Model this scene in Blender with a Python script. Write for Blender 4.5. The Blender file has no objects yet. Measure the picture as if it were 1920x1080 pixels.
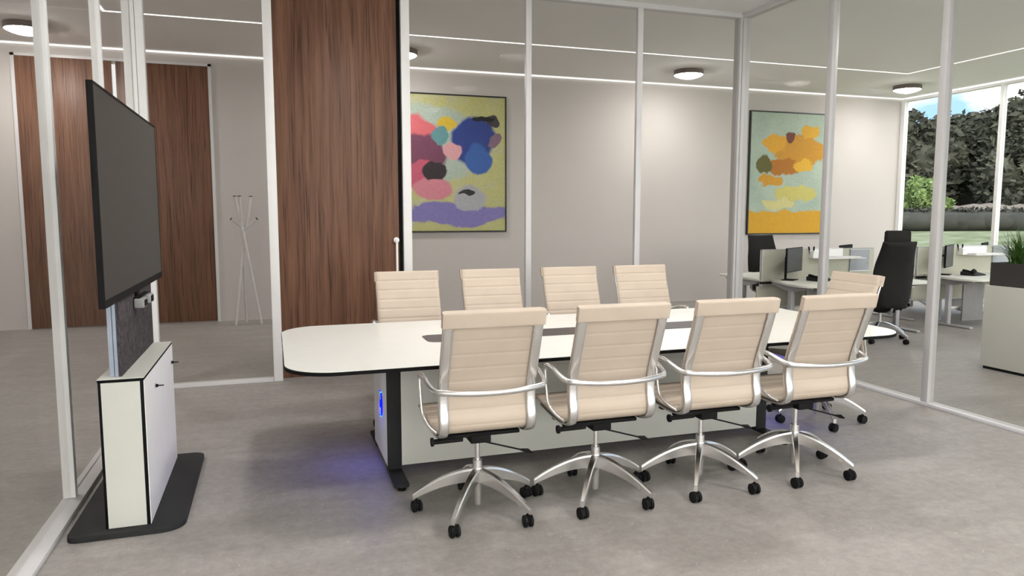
import bpy, bmesh, math, random
from mathutils import Vector, Matrix
random.seed(7)
PI = math.pi
SC = bpy.context.scene
COL = SC.collection

# ------------------------------------------------------------------ camera, world, exposure
cam_data = bpy.data.cameras.new('camera')
cam_data.sensor_fit = 'HORIZONTAL'
cam_data.sensor_width = 36.0
cam_data.lens = 36.0 * 1351.42 / 1920.0
cam_data.clip_start = 0.05
cam_data.clip_end = 400
cam = bpy.data.objects.new('camera', cam_data)
COL.objects.link(cam)
cam.location = (0, 0, 1.55)
cam.rotation_euler = (PI / 2 - 0.102451, 0, -0.320388)
SC.camera = cam
SC.view_settings.view_transform = 'Standard'
SC.view_settings.look = 'None'
SC.view_settings.gamma = 1.0
SC.view_settings.exposure = 0.0
SC.view_settings.use_curve_mapping = False
SC.cycles.use_denoising = True
SC.cycles.sample_clamp_indirect = 4.0
SC.cycles.transparent_max_bounces = 24
SC.cycles.caustics_reflective = False
SC.cycles.caustics_refractive = False
SC.cycles.blur_glossy = 0.6

LAMP = 95.0          # radiance of the round ceiling lamps
ROOM_LAMP = 72.0     # radiance of the unseen meeting room lamps, rear pair added for frontal light
STRIP = 1.6          # radiance of the light strips in the ceiling
SKY = 1.9
SKY_FILL = 4.2  # extra sky strength added behind the camera as frontal fill

world = bpy.data.worlds.new('sky')
SC.world = world
world.use_nodes = True
wn = world.node_tree.nodes
wl = world.node_tree.links
wn.clear()
w_out = wn.new('ShaderNodeOutputWorld')
w_bg = wn.new('ShaderNodeBackground')
w_tc = wn.new('ShaderNodeTexCoord')
w_map = wn.new('ShaderNodeMapping')
w_map.inputs['Scale'].default_value = (3.2, 3.2, 7.0)
w_map.inputs['Location'].default_value = (0.35, 1.2, 0.0)
w_noise = wn.new('ShaderNodeTexNoise')
w_noise.inputs['Scale'].default_value = 1.6
w_noise.inputs['Detail'].default_value = 5
w_ramp = wn.new('ShaderNodeValToRGB')
w_ramp.color_ramp.elements[0].position = 0.43
w_ramp.color_ramp.elements[0].color = (0.36, 0.60, 0.95, 1)
w_ramp.color_ramp.elements[1].position = 0.52
w_ramp.color_ramp.elements[1].color = (1, 1, 1, 1)
wl.new(w_tc.outputs['Generated'], w_map.inputs['Vector'])
wl.new(w_map.outputs['Vector'], w_noise.inputs['Vector'])
wl.new(w_noise.outputs['Fac'], w_ramp.inputs['Fac'])
# bright haze added to the sky behind the camera for frontal light
w_dot = wn.new('ShaderNodeVectorMath')
w_dot.operation = 'DOT_PRODUCT'
w_dot.inputs[1].default_value = (-0.10, -0.97, 0.22)
wl.new(w_tc.outputs['Generated'], w_dot.inputs[0])
w_glow = wn.new('ShaderNodeMapRange')
w_glow.interpolation_type = 'SMOOTHSTEP'
w_glow.inputs['From Min'].default_value = 0.30
w_glow.inputs['From Max'].default_value = 1.0
w_glow.inputs['To Min'].default_value = 0.0
w_glow.inputs['To Max'].default_value = 1.0
wl.new(w_dot.outputs['Value'], w_glow.inputs['Value'])
w_mul = wn.new('ShaderNodeMath')
w_mul.operation = 'MULTIPLY_ADD'
w_mul.inputs[1].default_value = SKY_FILL
w_mul.inputs[2].default_value = SKY
wl.new(w_glow.outputs['Result'], w_mul.inputs[0])
wl.new(w_mul.outputs['Value'], w_bg.inputs['Strength'])
w_mix = wn.new('ShaderNodeMix')
w_mix.data_type = 'RGBA'
w_mix.inputs[7].default_value = (1.0, 0.98, 0.945, 1)
wl.new(w_glow.outputs['Result'], w_mix.inputs[0])
wl.new(w_ramp.outputs['Color'], w_mix.inputs[6])
wl.new(w_mix.outputs[2], w_bg.inputs['Color'])
wl.new(w_bg.outputs['Background'], w_out.inputs['Surface'])

# ------------------------------------------------------------------ materials
def new_mat(name):
    m = bpy.data.materials.new(name)
    m.use_nodes = True
    nt = m.node_tree
    nt.nodes.clear()
    out = nt.nodes.new('ShaderNodeOutputMaterial')
    return m, nt, out

def coords(nt, scale=(1, 1, 1), kind='Object', rot=(0, 0, 0), loc=(0, 0, 0)):
    tc = nt.nodes.new('ShaderNodeTexCoord')
    mp = nt.nodes.new('ShaderNodeMapping')
    mp.inputs['Scale'].default_value = scale
    mp.inputs['Rotation'].default_value = rot
    mp.inputs['Location'].default_value = loc
    nt.links.new(tc.outputs[kind], mp.inputs['Vector'])
    return mp.outputs['Vector']

def noise(nt, vec, scale, detail=3, rough=0.5, dist=0.0):
    n = nt.nodes.new('ShaderNodeTexNoise')
    n.inputs['Scale'].default_value = scale
    n.inputs['Detail'].default_value = detail
    n.inputs['Roughness'].default_value = rough
    n.inputs['Distortion'].default_value = dist
    nt.links.new(vec, n.inputs['Vector'])
    return n

def ramp(nt, fac, stops, interp='LINEAR'):
    r = nt.nodes.new('ShaderNodeValToRGB')
    r.color_ramp.interpolation = interp
    els = r.color_ramp.elements
    while len(els) < len(stops):
        els.new(0.5)
    for e, (p, c) in zip(els, stops):
        e.position = p
        e.color = (c[0], c[1], c[2], 1)
    nt.links.new(fac, r.inputs['Fac'])
    return r.outputs['Color']

def mixc(nt, fac, a, b, mode='MIX'):
    n = nt.nodes.new('ShaderNodeMix')
    n.data_type = 'RGBA'
    n.blend_type = mode
    for sock, v in ((n.inputs[0], fac), (n.inputs[6], a), (n.inputs[7], b)):
        if isinstance(v, (int, float)):
            sock.default_value = v
        elif isinstance(v, tuple):
            sock.default_value = (v[0], v[1], v[2], 1)
        else:
            nt.links.new(v, sock)
    return n.outputs[2]

def bump(nt, height, strength=0.2, distance=0.01):
    b = nt.nodes.new('ShaderNodeBump')
    b.inputs['Strength'].default_value = strength
    b.inputs['Distance'].default_value = distance
    nt.links.new(height, b.inputs['Height'])
    return b.outputs['Normal']

def principled(nt, out, color=None, rough=0.5, metal=0.0, spec=0.5, normal=None):
    p = nt.nodes.new('ShaderNodeBsdfPrincipled')
    if color is not None:
        if isinstance(color, tuple):
            p.inputs['Base Color'].default_value = (*color, 1)
        else:
            nt.links.new(color, p.inputs['Base Color'])
    if isinstance(rough, (int, float)):
        p.inputs['Roughness'].default_value = rough
    else:
        nt.links.new(rough, p.inputs['Roughness'])
    p.inputs['Metallic'].default_value = metal
    p.inputs['Specular IOR Level'].default_value = spec
    if normal is not None:
        nt.links.new(normal, p.inputs['Normal'])
    nt.links.new(p.outputs['BSDF'], out.inputs['Surface'])
    return p

def plain(name, c, rough=0.5, metal=0.0, spec=0.5, var=0.06, scale=9.0, bmp=0.0, bscale=120):
    m, nt, out = new_mat(name)
    v = coords(nt)
    n = noise(nt, v, scale, 3)
    lo = tuple(max(0, x * (1 - var)) for x in c)
    hi = tuple(min(1, x * (1 + var)) for x in c)
    col = ramp(nt, n.outputs['Fac'], [(0.3, lo), (0.7, hi)])
    nrm = None
    if bmp > 0:
        nrm = bump(nt, noise(nt, v, bscale, 3).outputs['Fac'], bmp, 0.004)
    principled(nt, out, col, rough, metal, spec, nrm)
    return m

def emit(name, c, s):
    m, nt, out = new_mat(name)
    v = coords(nt)
    n = noise(nt, v, 3.0, 1)
    col = ramp(nt, n.outputs['Fac'], [(0.2, tuple(x * 0.99 for x in c)), (0.8, c)])
    e = nt.nodes.new('ShaderNodeEmission')
    e.inputs['Strength'].default_value = s
    nt.links.new(col, e.inputs['Color'])
    nt.links.new(e.outputs['Emission'], out.inputs['Surface'])
    return m

def glass_mat(name, tint=0.93, refl=0.0006):
    m, nt, out = new_mat(name)
    v = coords(nt)
    n = noise(nt, v, 0.6, 2)
    col = ramp(nt, n.outputs['Fac'], [(0.3, (tint, tint, tint * 0.992)), (0.7, (tint * 1.005, tint * 1.005, tint))])
    t = nt.nodes.new('ShaderNodeBsdfTransparent')
    nt.links.new(col, t.inputs['Color'])
    g = nt.nodes.new('ShaderNodeBsdfGlossy')
    g.inputs['Roughness'].default_value = 0.02
    g.inputs['Color'].default_value = (0.9, 0.9, 0.9, 1)
    lw = nt.nodes.new('ShaderNodeLayerWeight')
    lw.inputs['Blend'].default_value = 0.5
    pw = nt.nodes.new('ShaderNodeMath')
    pw.operation = 'POWER'
    nt.links.new(lw.outputs['Facing'], pw.inputs[0])
    pw.inputs[1].default_value = 5.0
    f = nt.nodes.new('ShaderNodeMapRange')
    nt.links.new(pw.outputs['Value'], f.inputs['Value'])
    f.inputs['To Min'].default_value = refl
    f.inputs['To Max'].default_value = 0.10
    mx = nt.nodes.new('ShaderNodeMixShader')
    nt.links.new(f.outputs['Result'], mx.inputs['Fac'])
    nt.links.new(t.outputs['BSDF'], mx.inputs[1])
    nt.links.new(g.outputs['BSDF'], mx.inputs[2])
    nt.links.new(mx.outputs['Shader'], out.inputs['Surface'])
    return m

def concrete():
    m, nt, out = new_mat('polished_concrete')
    v = coords(nt)
    big = noise(nt, v, 1.3, 7, 0.62, 0.6)
    sv = coords(nt, (0.5, 2.0, 1), loc=(4, 2, 0))
    streak = noise(nt, sv, 2.2, 6, 0.65, 0.5)
    fine = noise(nt, v, 16, 8, 0.82)
    c1 = ramp(nt, big.outputs['Fac'], [(0.3, (0.272, 0.252, 0.233)), (0.7, (0.372, 0.350, 0.328))])
    c2 = ramp(nt, streak.outputs['Fac'], [(0.34, (0.285, 0.263, 0.242)), (0.62, (0.368, 0.346, 0.325))])
    c = mixc(nt, 0.5, c1, c2)
    c3 = ramp(nt, fine.outputs['Fac'], [(0.32, (0.36, 0.36, 0.36)), (0.68, (0.62, 0.62, 0.62))])
    c = mixc(nt, 0.7, c, c3, 'OVERLAY')
    speck = noise(nt, v, 45, 3, 0.6)
    sp = ramp(nt, speck.outputs['Fac'], [(0.68, (0, 0, 0)), (0.73, (1, 1, 1))])
    c = mixc(nt, sp, c, (0.56, 0.53, 0.50))
    rg = nt.nodes.new('ShaderNodeMapRange')
    nt.links.new(big.outputs['Fac'], rg.inputs['Value'])
    rg.inputs['To Min'].default_value = 0.42
    rg.inputs['To Max'].default_value = 0.62
    nrm = bump(nt, fine.outputs['Fac'], 0.08, 0.003)
    principled(nt, out, c, rg.outputs['Result'], 0, 0.4, nrm)
    return m

def walnut(name='walnut_veneer', k=1.0):
    m, nt, out = new_mat(name)
    wob = coords(nt, (1.3, 1.3, 0.5))
    wv = noise(nt, wob, 1.5, 2)
    base = coords(nt, (1, 1, 1))
    add = nt.nodes.new('ShaderNodeMix')
    add.data_type = 'VECTOR'
    add.inputs[0].default_value = 0.045
    nt.links.new(base, add.inputs[4])
    nt.links.new(wv.outputs['Color'], add.inputs[5])
    mp = nt.nodes.new('ShaderNodeMapping')
    mp.inputs['Scale'].default_value = (15, 15, 0.5)
    nt.links.new(add.outputs[1], mp.inputs['Vector'])
    a = noise(nt, mp.outputs['Vector'], 1.6, 6, 0.62, 0.5)
    mp2 = nt.nodes.new('ShaderNodeMapping')
    mp2.inputs['Scale'].default_value = (62, 62, 1.1)
    nt.links.new(add.outputs[1], mp2.inputs['Vector'])
    b = noise(nt, mp2.outputs['Vector'], 1.3, 3, 0.5)
    c1 = ramp(nt, a.outputs['Fac'], [(0.30, (0.098 * k, 0.050 * k, 0.031 * k)), (0.45, (0.155 * k, 0.077 * k, 0.048 * k)),
                                     (0.58, (0.196 * k, 0.100 * k, 0.063 * k)), (0.75, (0.235 * k, 0.124 * k, 0.080 * k))])
    line = ramp(nt, b.outputs['Fac'], [(0.34, (0.42, 0.40, 0.39)), (0.45, (1, 1, 1))])
    c = mixc(nt, 0.85, c1, line, 'MULTIPLY')
    principled(nt, out, c, 0.42, 0, 0.22)
    return m

def felt():
    m, nt, out = new_mat('grey_felt')
    v = coords(nt, (60, 60, 16))
    a = noise(nt, v, 1.6, 5, 0.75, 1.0)
    c = ramp(nt, a.outputs['Fac'], [(0.35, (0.022, 0.019, 0.021)), (0.55, (0.085, 0.074, 0.078)), (0.74, (0.24, 0.22, 0.225))])
    principled(nt, out, c, 0.95, 0, 0.1, bump(nt, a.outputs['Fac'], 0.3, 0.004))
    return m

def leather():
    m, nt, out = new_mat('beige_leather')
    v = coords(nt)
    a = noise(nt, v, 6, 3)
    c = ramp(nt, a.outputs['Fac'], [(0.3, (0.535, 0.445, 0.360)), (0.7, (0.575, 0.482, 0.393))])
    f = noise(nt, v, 260, 2)
    principled(nt, out, c, 0.55, 0, 0.3, bump(nt, f.outputs['Fac'], 0.12, 0.002))
    return m

def brushed(name, c, rough=0.24):
    m, nt, out = new_mat(name)
    v = coords(nt, (1, 1, 1))
    a = noise(nt, v, 5, 2)
    col = ramp(nt, a.outputs['Fac'], [(0.3, tuple(x * 0.98 for x in c)), (0.7, c)])
    rg = nt.nodes.new('ShaderNodeMapRange')
    nt.links.new(a.outputs['Fac'], rg.inputs['Value'])
    rg.inputs['To Min'].default_value = rough * 0.95
    rg.inputs['To Max'].default_value = rough * 1.05
    principled(nt, out, col, rg.outputs['Result'], 1.0, 0.5)
    return m

def patches(name, ground, blobs, origin, warp=0.35, wscale=1.6):
    """A soft abstract picture: a ground colour with warped colour patches (x, z, rx, rz, colour)."""
    m, nt, out = new_mat(name)
    v = coords(nt)
    wn_ = noise(nt, v, wscale, 3, 0.5)
    sub = nt.nodes.new('ShaderNodeVectorMath')
    sub.operation = 'MULTIPLY_ADD'
    nt.links.new(wn_.outputs['Color'], sub.inputs[0])
    sub.inputs[1].default_value = (warp, warp, warp)
    nt.links.new(v, sub.inputs[2])
    g1 = noise(nt, v, 2.2, 4)
    col = ramp(nt, g1.outputs['Fac'], ground)
    for (bx, bz, rx, rz, c) in blobs:
        mp = nt.nodes.new('ShaderNodeMapping')
        mp.inputs['Location'].default_value = (-(bx + warp * 0.5) / rx, 0, -(bz + warp * 0.5) / rz)
        mp.inputs['Scale'].default_value = (1 / rx, 0, 1 / rz)
        nt.links.new(sub.outputs['Vector'], mp.inputs['Vector'])
        ln = nt.nodes.new('ShaderNodeVectorMath')
        ln.operation = 'LENGTH'
        nt.links.new(mp.outputs['Vector'], ln.inputs[0])
        msk = ramp(nt, ln.outputs['Value'], [(0.86, (1, 1, 1)), (1.0, (0, 0, 0))])
        col = mixc(nt, msk, col, c)
    st = noise(nt, v, 34, 4, 0.7)
    sh = ramp(nt, st.outputs['Fac'], [(0.3, (0.40, 0.40, 0.40)), (0.7, (0.60, 0.60, 0.60))])
    col = mixc(nt, 0.6, col, sh, 'OVERLAY')
    principled(nt, out, col, 0.6, 0, 0.3)
    return m

M = {}
M['concrete'] = concrete()
M['wall'] = plain('painted_wall', (0.580, 0.540, 0.512), 0.8, var=0.01, scale=1.5, bmp=0.03)
M['ceiling'] = plain('painted_ceiling', (0.94, 0.925, 0.91), 0.85, var=0.01, scale=1.5)
M['white_frame'] = plain('white_frame', (0.90, 0.895, 0.89), 0.35, var=0.015)
M['grey_frame'] = plain('grey_frame', (0.68, 0.67, 0.675), 0.4, var=0.015)
M['post_grey'] = plain('post_grey', (0.53, 0.515, 0.515), 0.4, var=0.015)
M['glass'] = glass_mat('partition_glass', 0.925)
M['window_glass'] = glass_mat('window_glass', 0.95)
M['walnut'] = walnut()
M['lamp'] = emit('lamp_diffuser', (1.0, 0.975, 0.945), LAMP)
M['room_lamp'] = emit('room_lamp_diffuser', (1.0, 0.975, 0.945), ROOM_LAMP)
M['strip'] = emit('light_strip', (1.0, 0.97, 0.93), STRIP)
M['lamp_rim'] = plain('lamp_rim', (0.19, 0.155, 0.14), 0.5)
M['laminate'] = plain('cream_laminate', (0.640, 0.645, 0.590), 0.45, var=0.015)
M['white_laminate'] = plain('white_laminate', (0.86, 0.86, 0.82), 0.32, var=0.01)
M['pure_white'] = plain('white_lacquer', (0.93, 0.925, 0.92), 0.4, var=0.01)
M['black'] = plain('black_plastic', (0.012, 0.012, 0.0125), 0.65, spec=0.10)
M['charcoal'] = plain('charcoal_powder_coat', (0.022, 0.0225, 0.024), 0.65, spec=0.25, var=0.08, scale=40)
M['edge'] = plain('black_edge_band', (0.006, 0.006, 0.0065), 0.7, spec=0.12)
M['leather'] = leather()
M['chrome'] = brushed('brushed_aluminium', (0.86, 0.85, 0.84), 0.27)
M['steel'] = brushed('satin_steel', (0.66, 0.66, 0.67), 0.32)
M['screen'] = plain('dark_screen', (0.030, 0.029, 0.028), 0.38, spec=0.5, var=0.02)
M['monitor'] = plain('monitor_screen', (0.050, 0.050, 0.050), 0.4, spec=0.7, var=0.03)
M['felt'] = felt()
M['bluish'] = plain('anodised_aluminium', (0.33, 0.38, 0.47), 0.4, 0.35)
M['camera_shell'] = plain('grey_camera_shell', (0.33, 0.33, 0.32), 0.45)
M['inlay'] = plain('dark_inlay', (0.070, 0.055, 0.058), 0.45)
M['blue'] = emit('blue_led', (0.004, 0.012, 1.0), 1.6)
M['cyan'] = emit('cyan_led', (0.15, 0.80, 1.0), 1.2)
M['fabric'] = plain('black_fabric', (0.022, 0.021, 0.020), 0.85, spec=0.2, var=0.12, scale=60, bmp=0.2, bscale=300)
M['desk'] = plain('desk_laminate', (0.72, 0.72, 0.66), 0.5, var=0.012)
M['desk_grey'] = plain('grey_desk_metal', (0.42, 0.42, 0.435), 0.45)
M['acoustic'] = plain('greenish_screen_fabric', (0.52, 0.515, 0.43), 0.9, spec=0.1, var=0.04, scale=60)
M['pinboard'] = plain('grey_pinboard', (0.36, 0.38, 0.41), 0.8)
M['orange'] = plain('orange_pin', (0.75, 0.30, 0.06), 0.5)
M['paper'] = plain('paper', (0.84, 0.83, 0.82), 0.8)
M['modesty'] = plain('grey_modesty', (0.27, 0.26, 0.26), 0.6)
M['planter'] = plain('dark_planter', (0.052, 0.049, 0.048), 0.6)
M['soil'] = plain('soil', (0.03, 0.022, 0.015), 0.95, var=0.3, scale=40)
M['stand'] = plain('white_coat_stand', (0.66, 0.64, 0.625), 0.4)
M['frame_black'] = plain('picture_frame_black', (0.012, 0.012, 0.012), 0.5)
M['green'] = plain('grass_blades', (0.070, 0.165, 0.030), 0.5, var=0.45, scale=14)

# ------------------------------------------------------------------ mesh builder
class MB:
    def __init__(self):
        self.bm = bmesh.new()

    def box(self, x0, x1, y0, y1, z0, z1, bevel=0.0, rot=None, seg=2):
        vs = [self.bm.verts.new((x, y, z)) for x in (x0, x1) for y in (y0, y1) for z in (z0, z1)]
        fs = []
        for idx in ((0, 1, 3, 2), (4, 6, 7, 5), (0, 4, 5, 1), (2, 3, 7, 6), (0, 2, 6, 4), (1, 5, 7, 3)):
            fs.append(self.bm.faces.new([vs[i] for i in idx]))
        if bevel > 0:
            es = list({e for f in fs for e in f.edges})
            r = bmesh.ops.bevel(self.bm, geom=es, offset=bevel, segments=seg, profile=0.5, affect='EDGES')
            vs = list({v for v in vs if v.is_valid} | {v for f in r['faces'] for v in f.verts})
        if rot is not None:
            bmesh.ops.transform(self.bm, matrix=rot, verts=vs)
        return self

    def prism(self, pts, z0, z1, axis='Z', bevel=0.0):
        """Outline pts (2D) extruded along an axis: Z uses (x, y), Y uses (x, z), X uses (y, z)."""
        def p3(p, h):
            if axis == 'Z':
                return (p[0], p[1], h)
            if axis == 'Y':
                return (p[0], h, p[1])
            return (h, p[0], p[1])
        a = [self.bm.verts.new(p3(p, z0)) for p in pts]
        b = [self.bm.verts.new(p3(p, z1)) for p in pts]
        n = len(pts)
        f0 = self.bm.faces.new(list(reversed(a)))
        f1 = self.bm.faces.new(b)
        for i in range(n):
            self.bm.faces.new((a[i], a[(i + 1) % n], b[(i + 1) % n], b[i]))
        if bevel > 0:
            es = list(set(f0.edges) | set(f1.edges))
            bmesh.ops.bevel(self.bm, geom=es, offset=bevel, segments=2, profile=0.5, affect='EDGES')
        return self

    def tube(self, path, r, seg=12, flat=1.0, up=None, cap=True):
        path = [Vector(p) for p in path]
        n = len(path)
        rs = r if isinstance(r, (list, tuple)) else [r] * n
        rings = []
        prev = None
        for i in range(n):
            t = (path[min(i + 1, n - 1)] - path[max(i - 1, 0)]).normalized()
            if prev is None:
                u = Vector(up) if up else (Vector((0, 0, 1)) if abs(t.z) < 0.9 else Vector((1, 0, 0)))
            else:
                u = prev
            u = (u - t * u.dot(t)).normalized()
            prev = u
            s = t.cross(u)
            rings.append([self.bm.verts.new(path[i] + (u * math.cos(2 * PI * k / seg) + s * math.sin(2 * PI * k / seg) * flat) * rs[i]) for k in range(seg)])
        for i in range(n - 1):
            for k in range(seg):
                self.bm.faces.new((rings[i][k], rings[i][(k + 1) % seg], rings[i + 1][(k + 1) % seg], rings[i + 1][k]))
        if cap:
            self.bm.faces.new(list(reversed(rings[0])))
            self.bm.faces.new(rings[-1])
        return self

    def cyl(self, a, b, r, seg=20, r2=None):
        return self.tube([a, b], [r, r if r2 is None else r2], seg)

    def lathe(self, prof, seg=40, center=(0, 0, 0)):
        cx, cy, cz = center
        rings = []
        for (r, z) in prof:
            if r < 1e-6:
                rings.append([self.bm.verts.new((cx, cy, cz + z))])
            else:
                rings.append([self.bm.verts.new((cx + r * math.cos(2 * PI * k / seg), cy + r * math.sin(2 * PI * k / seg), cz + z)) for k in range(seg)])
        for a, b in zip(rings, rings[1:]):
            for k in range(seg):
                k2 = (k + 1) % seg
                if len(a) == 1 and len(b) == 1:
                    continue
                if len(a) == 1:
                    self.bm.faces.new((a[0], b[k2], b[k]))
                elif len(b) == 1:
                    self.bm.faces.new((a[k], a[k2], b[0]))
                else:
                    self.bm.faces.new((a[k], a[k2], b[k2], b[k]))
        for ring, flip in ((rings[0], True), (rings[-1], False)):
            if len(ring) > 1:
                self.bm.faces.new(list(reversed(ring)) if flip else ring)
        return self

    def band(self, path, x0, x1, half, cols=6, rim=0.35, half2=None, flip=False):
        """A strip following a (y, z) path, spanning x0..x1; half(i, u) is the half thickness."""
        n = len(path)
        P = [Vector((0, p[0], p[1])) for p in path]
        top, bot = [], []
        for i in range(n):
            t = (P[min(i + 1, n - 1)] - P[max(i - 1, 0)]).normalized()
            nr = Vector((0, -t.z, t.y))
            tr, br = [], []
            for c in range(cols + 1):
                u = c / cols
                x = x0 + (x1 - x0) * (0.5 - 0.5 * math.cos(PI * u)) if cols > 2 else x0 + (x1 - x0) * u
                h = half(i, u)
                h2 = half2(i, u) if half2 else h
                if c in (0, cols):
                    h *= rim
                    h2 *= rim
                tr.append(self.bm.verts.new(Vector((x, 0, 0)) + P[i] + nr * (h2 if flip else h)))
                br.append(self.bm.verts.new(Vector((x, 0, 0)) + P[i] - nr * (h if flip else h2)))
            top.append(tr)
            bot.append(br)
        for i in range(n - 1):
            for c in range(cols):
                self.bm.faces.new((top[i][c], top[i][c + 1], top[i + 1][c + 1], top[i + 1][c]))
                self.bm.faces.new((bot[i][c], bot[i + 1][c], bot[i + 1][c + 1], bot[i][c + 1]))
            for c, fl in ((0, 0), (cols, 1)):
                q = (top[i][c], top[i + 1][c], bot[i + 1][c], bot[i][c])
                self.bm.faces.new(q if not fl else tuple(reversed(q)))
        for i, fl in ((0, 0), (n - 1, 1)):
            for c in range(cols):
                q = (top[i][c], bot[i][c], bot[i][c + 1], top[i][c + 1])
                self.bm.faces.new(q if not fl else tuple(reversed(q)))
        return self

    def build(self, name, material, parent=None, loc=(0, 0, 0), rotz=0.0, smooth=40):
        bmesh.ops.recalc_face_normals(self.bm, faces=self.bm.faces)
        me = bpy.data.meshes.new(name)
        self.bm.to_mesh(me)
        self.bm.free()
        me.materials.append(material)
        if smooth:
            me.polygons.foreach_set('use_smooth', [True] * len(me.polygons))
            me.set_sharp_from_angle(angle=math.radians(smooth))
        o = bpy.data.objects.new(name, me)
        COL.objects.link(o)
        o.location = loc
        o.rotation_euler = (0, 0, rotz)
        if parent is not None:
            o.parent = parent
        return o

def tag(o, label, cat, group=None, kind=None):
    o['label'] = label
    o['category'] = cat
    if group:
        o['group'] = group
    if kind:
        o['kind'] = kind
    return o

def thing(name, label, cat, loc=(0, 0, 0), rotz=0.0, group=None):
    o = bpy.data.objects.new(name, None)
    o.empty_display_size = 0.1
    COL.objects.link(o)
    o.location = loc
    o.rotation_euler = (0, 0, rotz)
    return tag(o, label, cat, group)

def struct(name, mb, material, smooth=30, label=None):
    o = mb.build(name, material, smooth=smooth)
    o['kind'] = 'structure'
    if label:
        o['label'] = label
    return o

def copy_tree(o, parent=None):
    c = o.copy()
    COL.objects.link(c)
    if parent is not None:
        c.parent = parent
    for ch in list(o.children):
        copy_tree(ch, c)
    return c

def smooth_path(pts, n=8):
    """Catmull-Rom through the points."""
    P = [Vector(p) for p in pts]
    out = []
    for i in range(len(P) - 1):
        p0, p1, p2, p3 = P[max(i - 1, 0)], P[i], P[i + 1], P[min(i + 2, len(P) - 1)]
        for k in range(n):
            t = k / n
            out.append(0.5 * ((2 * p1) + (p2 - p0) * t + (2 * p0 - 5 * p1 + 4 * p2 - p3) * t * t + (3 * p1 - p0 - 3 * p2 + p3) * t ** 3))
    out.append(P[-1])
    return out

def round_poly(pts, radii, n=8):
    """2D polygon with rounded corners."""
    out = []
    m = len(pts)
    if isinstance(radii, (int, float)):
        radii = [radii] * m
    for i in range(m):
        p = Vector(pts[i])
        a = (Vector(pts[i - 1]) - p).normalized()
        b = (Vector(pts[(i + 1) % m]) - p).normalized()
        r = radii[i]
        if r <= 0:
            out.append((p.x, p.y))
            continue
        ang = a.angle(b)
        d = r / math.tan(ang / 2)
        c = p + (a + b).normalized() * (r / math.sin(ang / 2))
        s, e = p + a * d - c, p + b * d - c
        a0 = math.atan2(s.y, s.x)
        da = math.atan2(e.y, e.x) - a0
        while da > PI:
            da -= 2 * PI
        while da < -PI:
            da += 2 * PI
        for k in range(n + 1):
            t = a0 + da * k / n
            out.append((c.x + r * math.cos(t), c.y + r * math.sin(t)))
    return out

# ------------------------------------------------------------------ the shell
CZ = 3.775            # open office ceiling
RZ = 3.737            # meeting room ceiling
YW = 11.187           # far wall
XL, XR = -3.7, 11.70
YF = -3.2             # wall behind the camera
struct('floor', MB().box(XL - 0.1, XR + 0.05, YF - 0.1, YW + 0.1, -0.12, 0.0), M['concrete'])
struct('ceiling', MB().box(XL - 0.1, XR + 0.1, YF - 0.1, YW + 0.1, CZ, CZ + 0.15), M['ceiling'])
struct('wall_back', MB().box(XL - 0.1, XR + 0.1, YW, YW + 0.1, 0, CZ), M['wall'])
struct('wall_left', MB().box(XL - 0.1, XL, YF, YW, 0, CZ), M['wall'])

# meeting room: ceiling, front wall behind the camera
RXL, RXR, RYB, RYF = -1.065, 5.035, 6.995, -1.45
struct('ceiling_room', MB().box(RXL, RXR, RYF, RYB, RZ, CZ - 0.001), M['ceiling'])

# glass partitions: rails, beams, posts and panes
RH = 0.026
struct('baseboard_back', MB().box(-1.0, -0.03, 6.945, 7.045, 0, RH).box(1.27, 4.95, 6.945, 7.045, 0, RH), M['grey_frame'])
struct('baseboard_left', MB().box(-1.116, -1.014, RYF, 6.945, 0, RH, 0.002), M['grey_frame'])
struct('baseboard_right', MB().box(4.978, 5.078, RYF, 6.94, 0, RH, 0.002), M['grey_frame'])
struct('trim_1', MB().box(-1.06, 4.96, 6.95, 7.04, 3.688, RZ), M['grey_frame'])
struct('trim_2', MB().box(4.985, 5.085, RYF, 6.945, 3.688, RZ), M['grey_frame'])
struct('trim_3', MB().box(-1.115, -1.015, RYF, 6.945, 3.688, RZ), M['white_frame'])
tn = [3]
def post(x0, x1, y0, y1, mat, z0=RH, z1=3.69):
    tn[0] += 1
    return struct('trim_%d' % tn[0], MB().box(x0, x1, y0, y1, z0, z1, 0.002), mat)
# left wall posts
for yy in (4.31, 5.60, 3.03, 1.75, 0.47):
    post(-1.113, -1.053, yy, yy + 0.045, M['white_frame'])
# left corner (two posts and a joint strip)
post(-1.142, -1.048, 6.95, 7.05, M['white_frame'])
post(-1.044, -0.983, 6.955, 7.045, M['white_frame'])
# door jambs
post(-0.026, 0.054, 6.945, 7.045, M['white_frame'], 0.0)
post(1.203, 1.284, 6.935, 7.045, M['white_frame'], 0.0)
# back mullions
post(2.458, 2.517, 6.96, 7.005, M['grey_frame'])
post(3.700, 3.762, 6.96, 7.005, M['grey_frame'])
# right corner
post(4.952, 4.982, 6.955, 7.065, M['post_grey'])
post(4.986, 5.082, 6.95, 7.065, M['post_grey'])
# right wall posts
for yy in (5.60, 4.37, 3.14, 1.91, 0.68):
    post(4.993, 5.063, yy, yy + 0.062, M['post_grey'])

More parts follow.
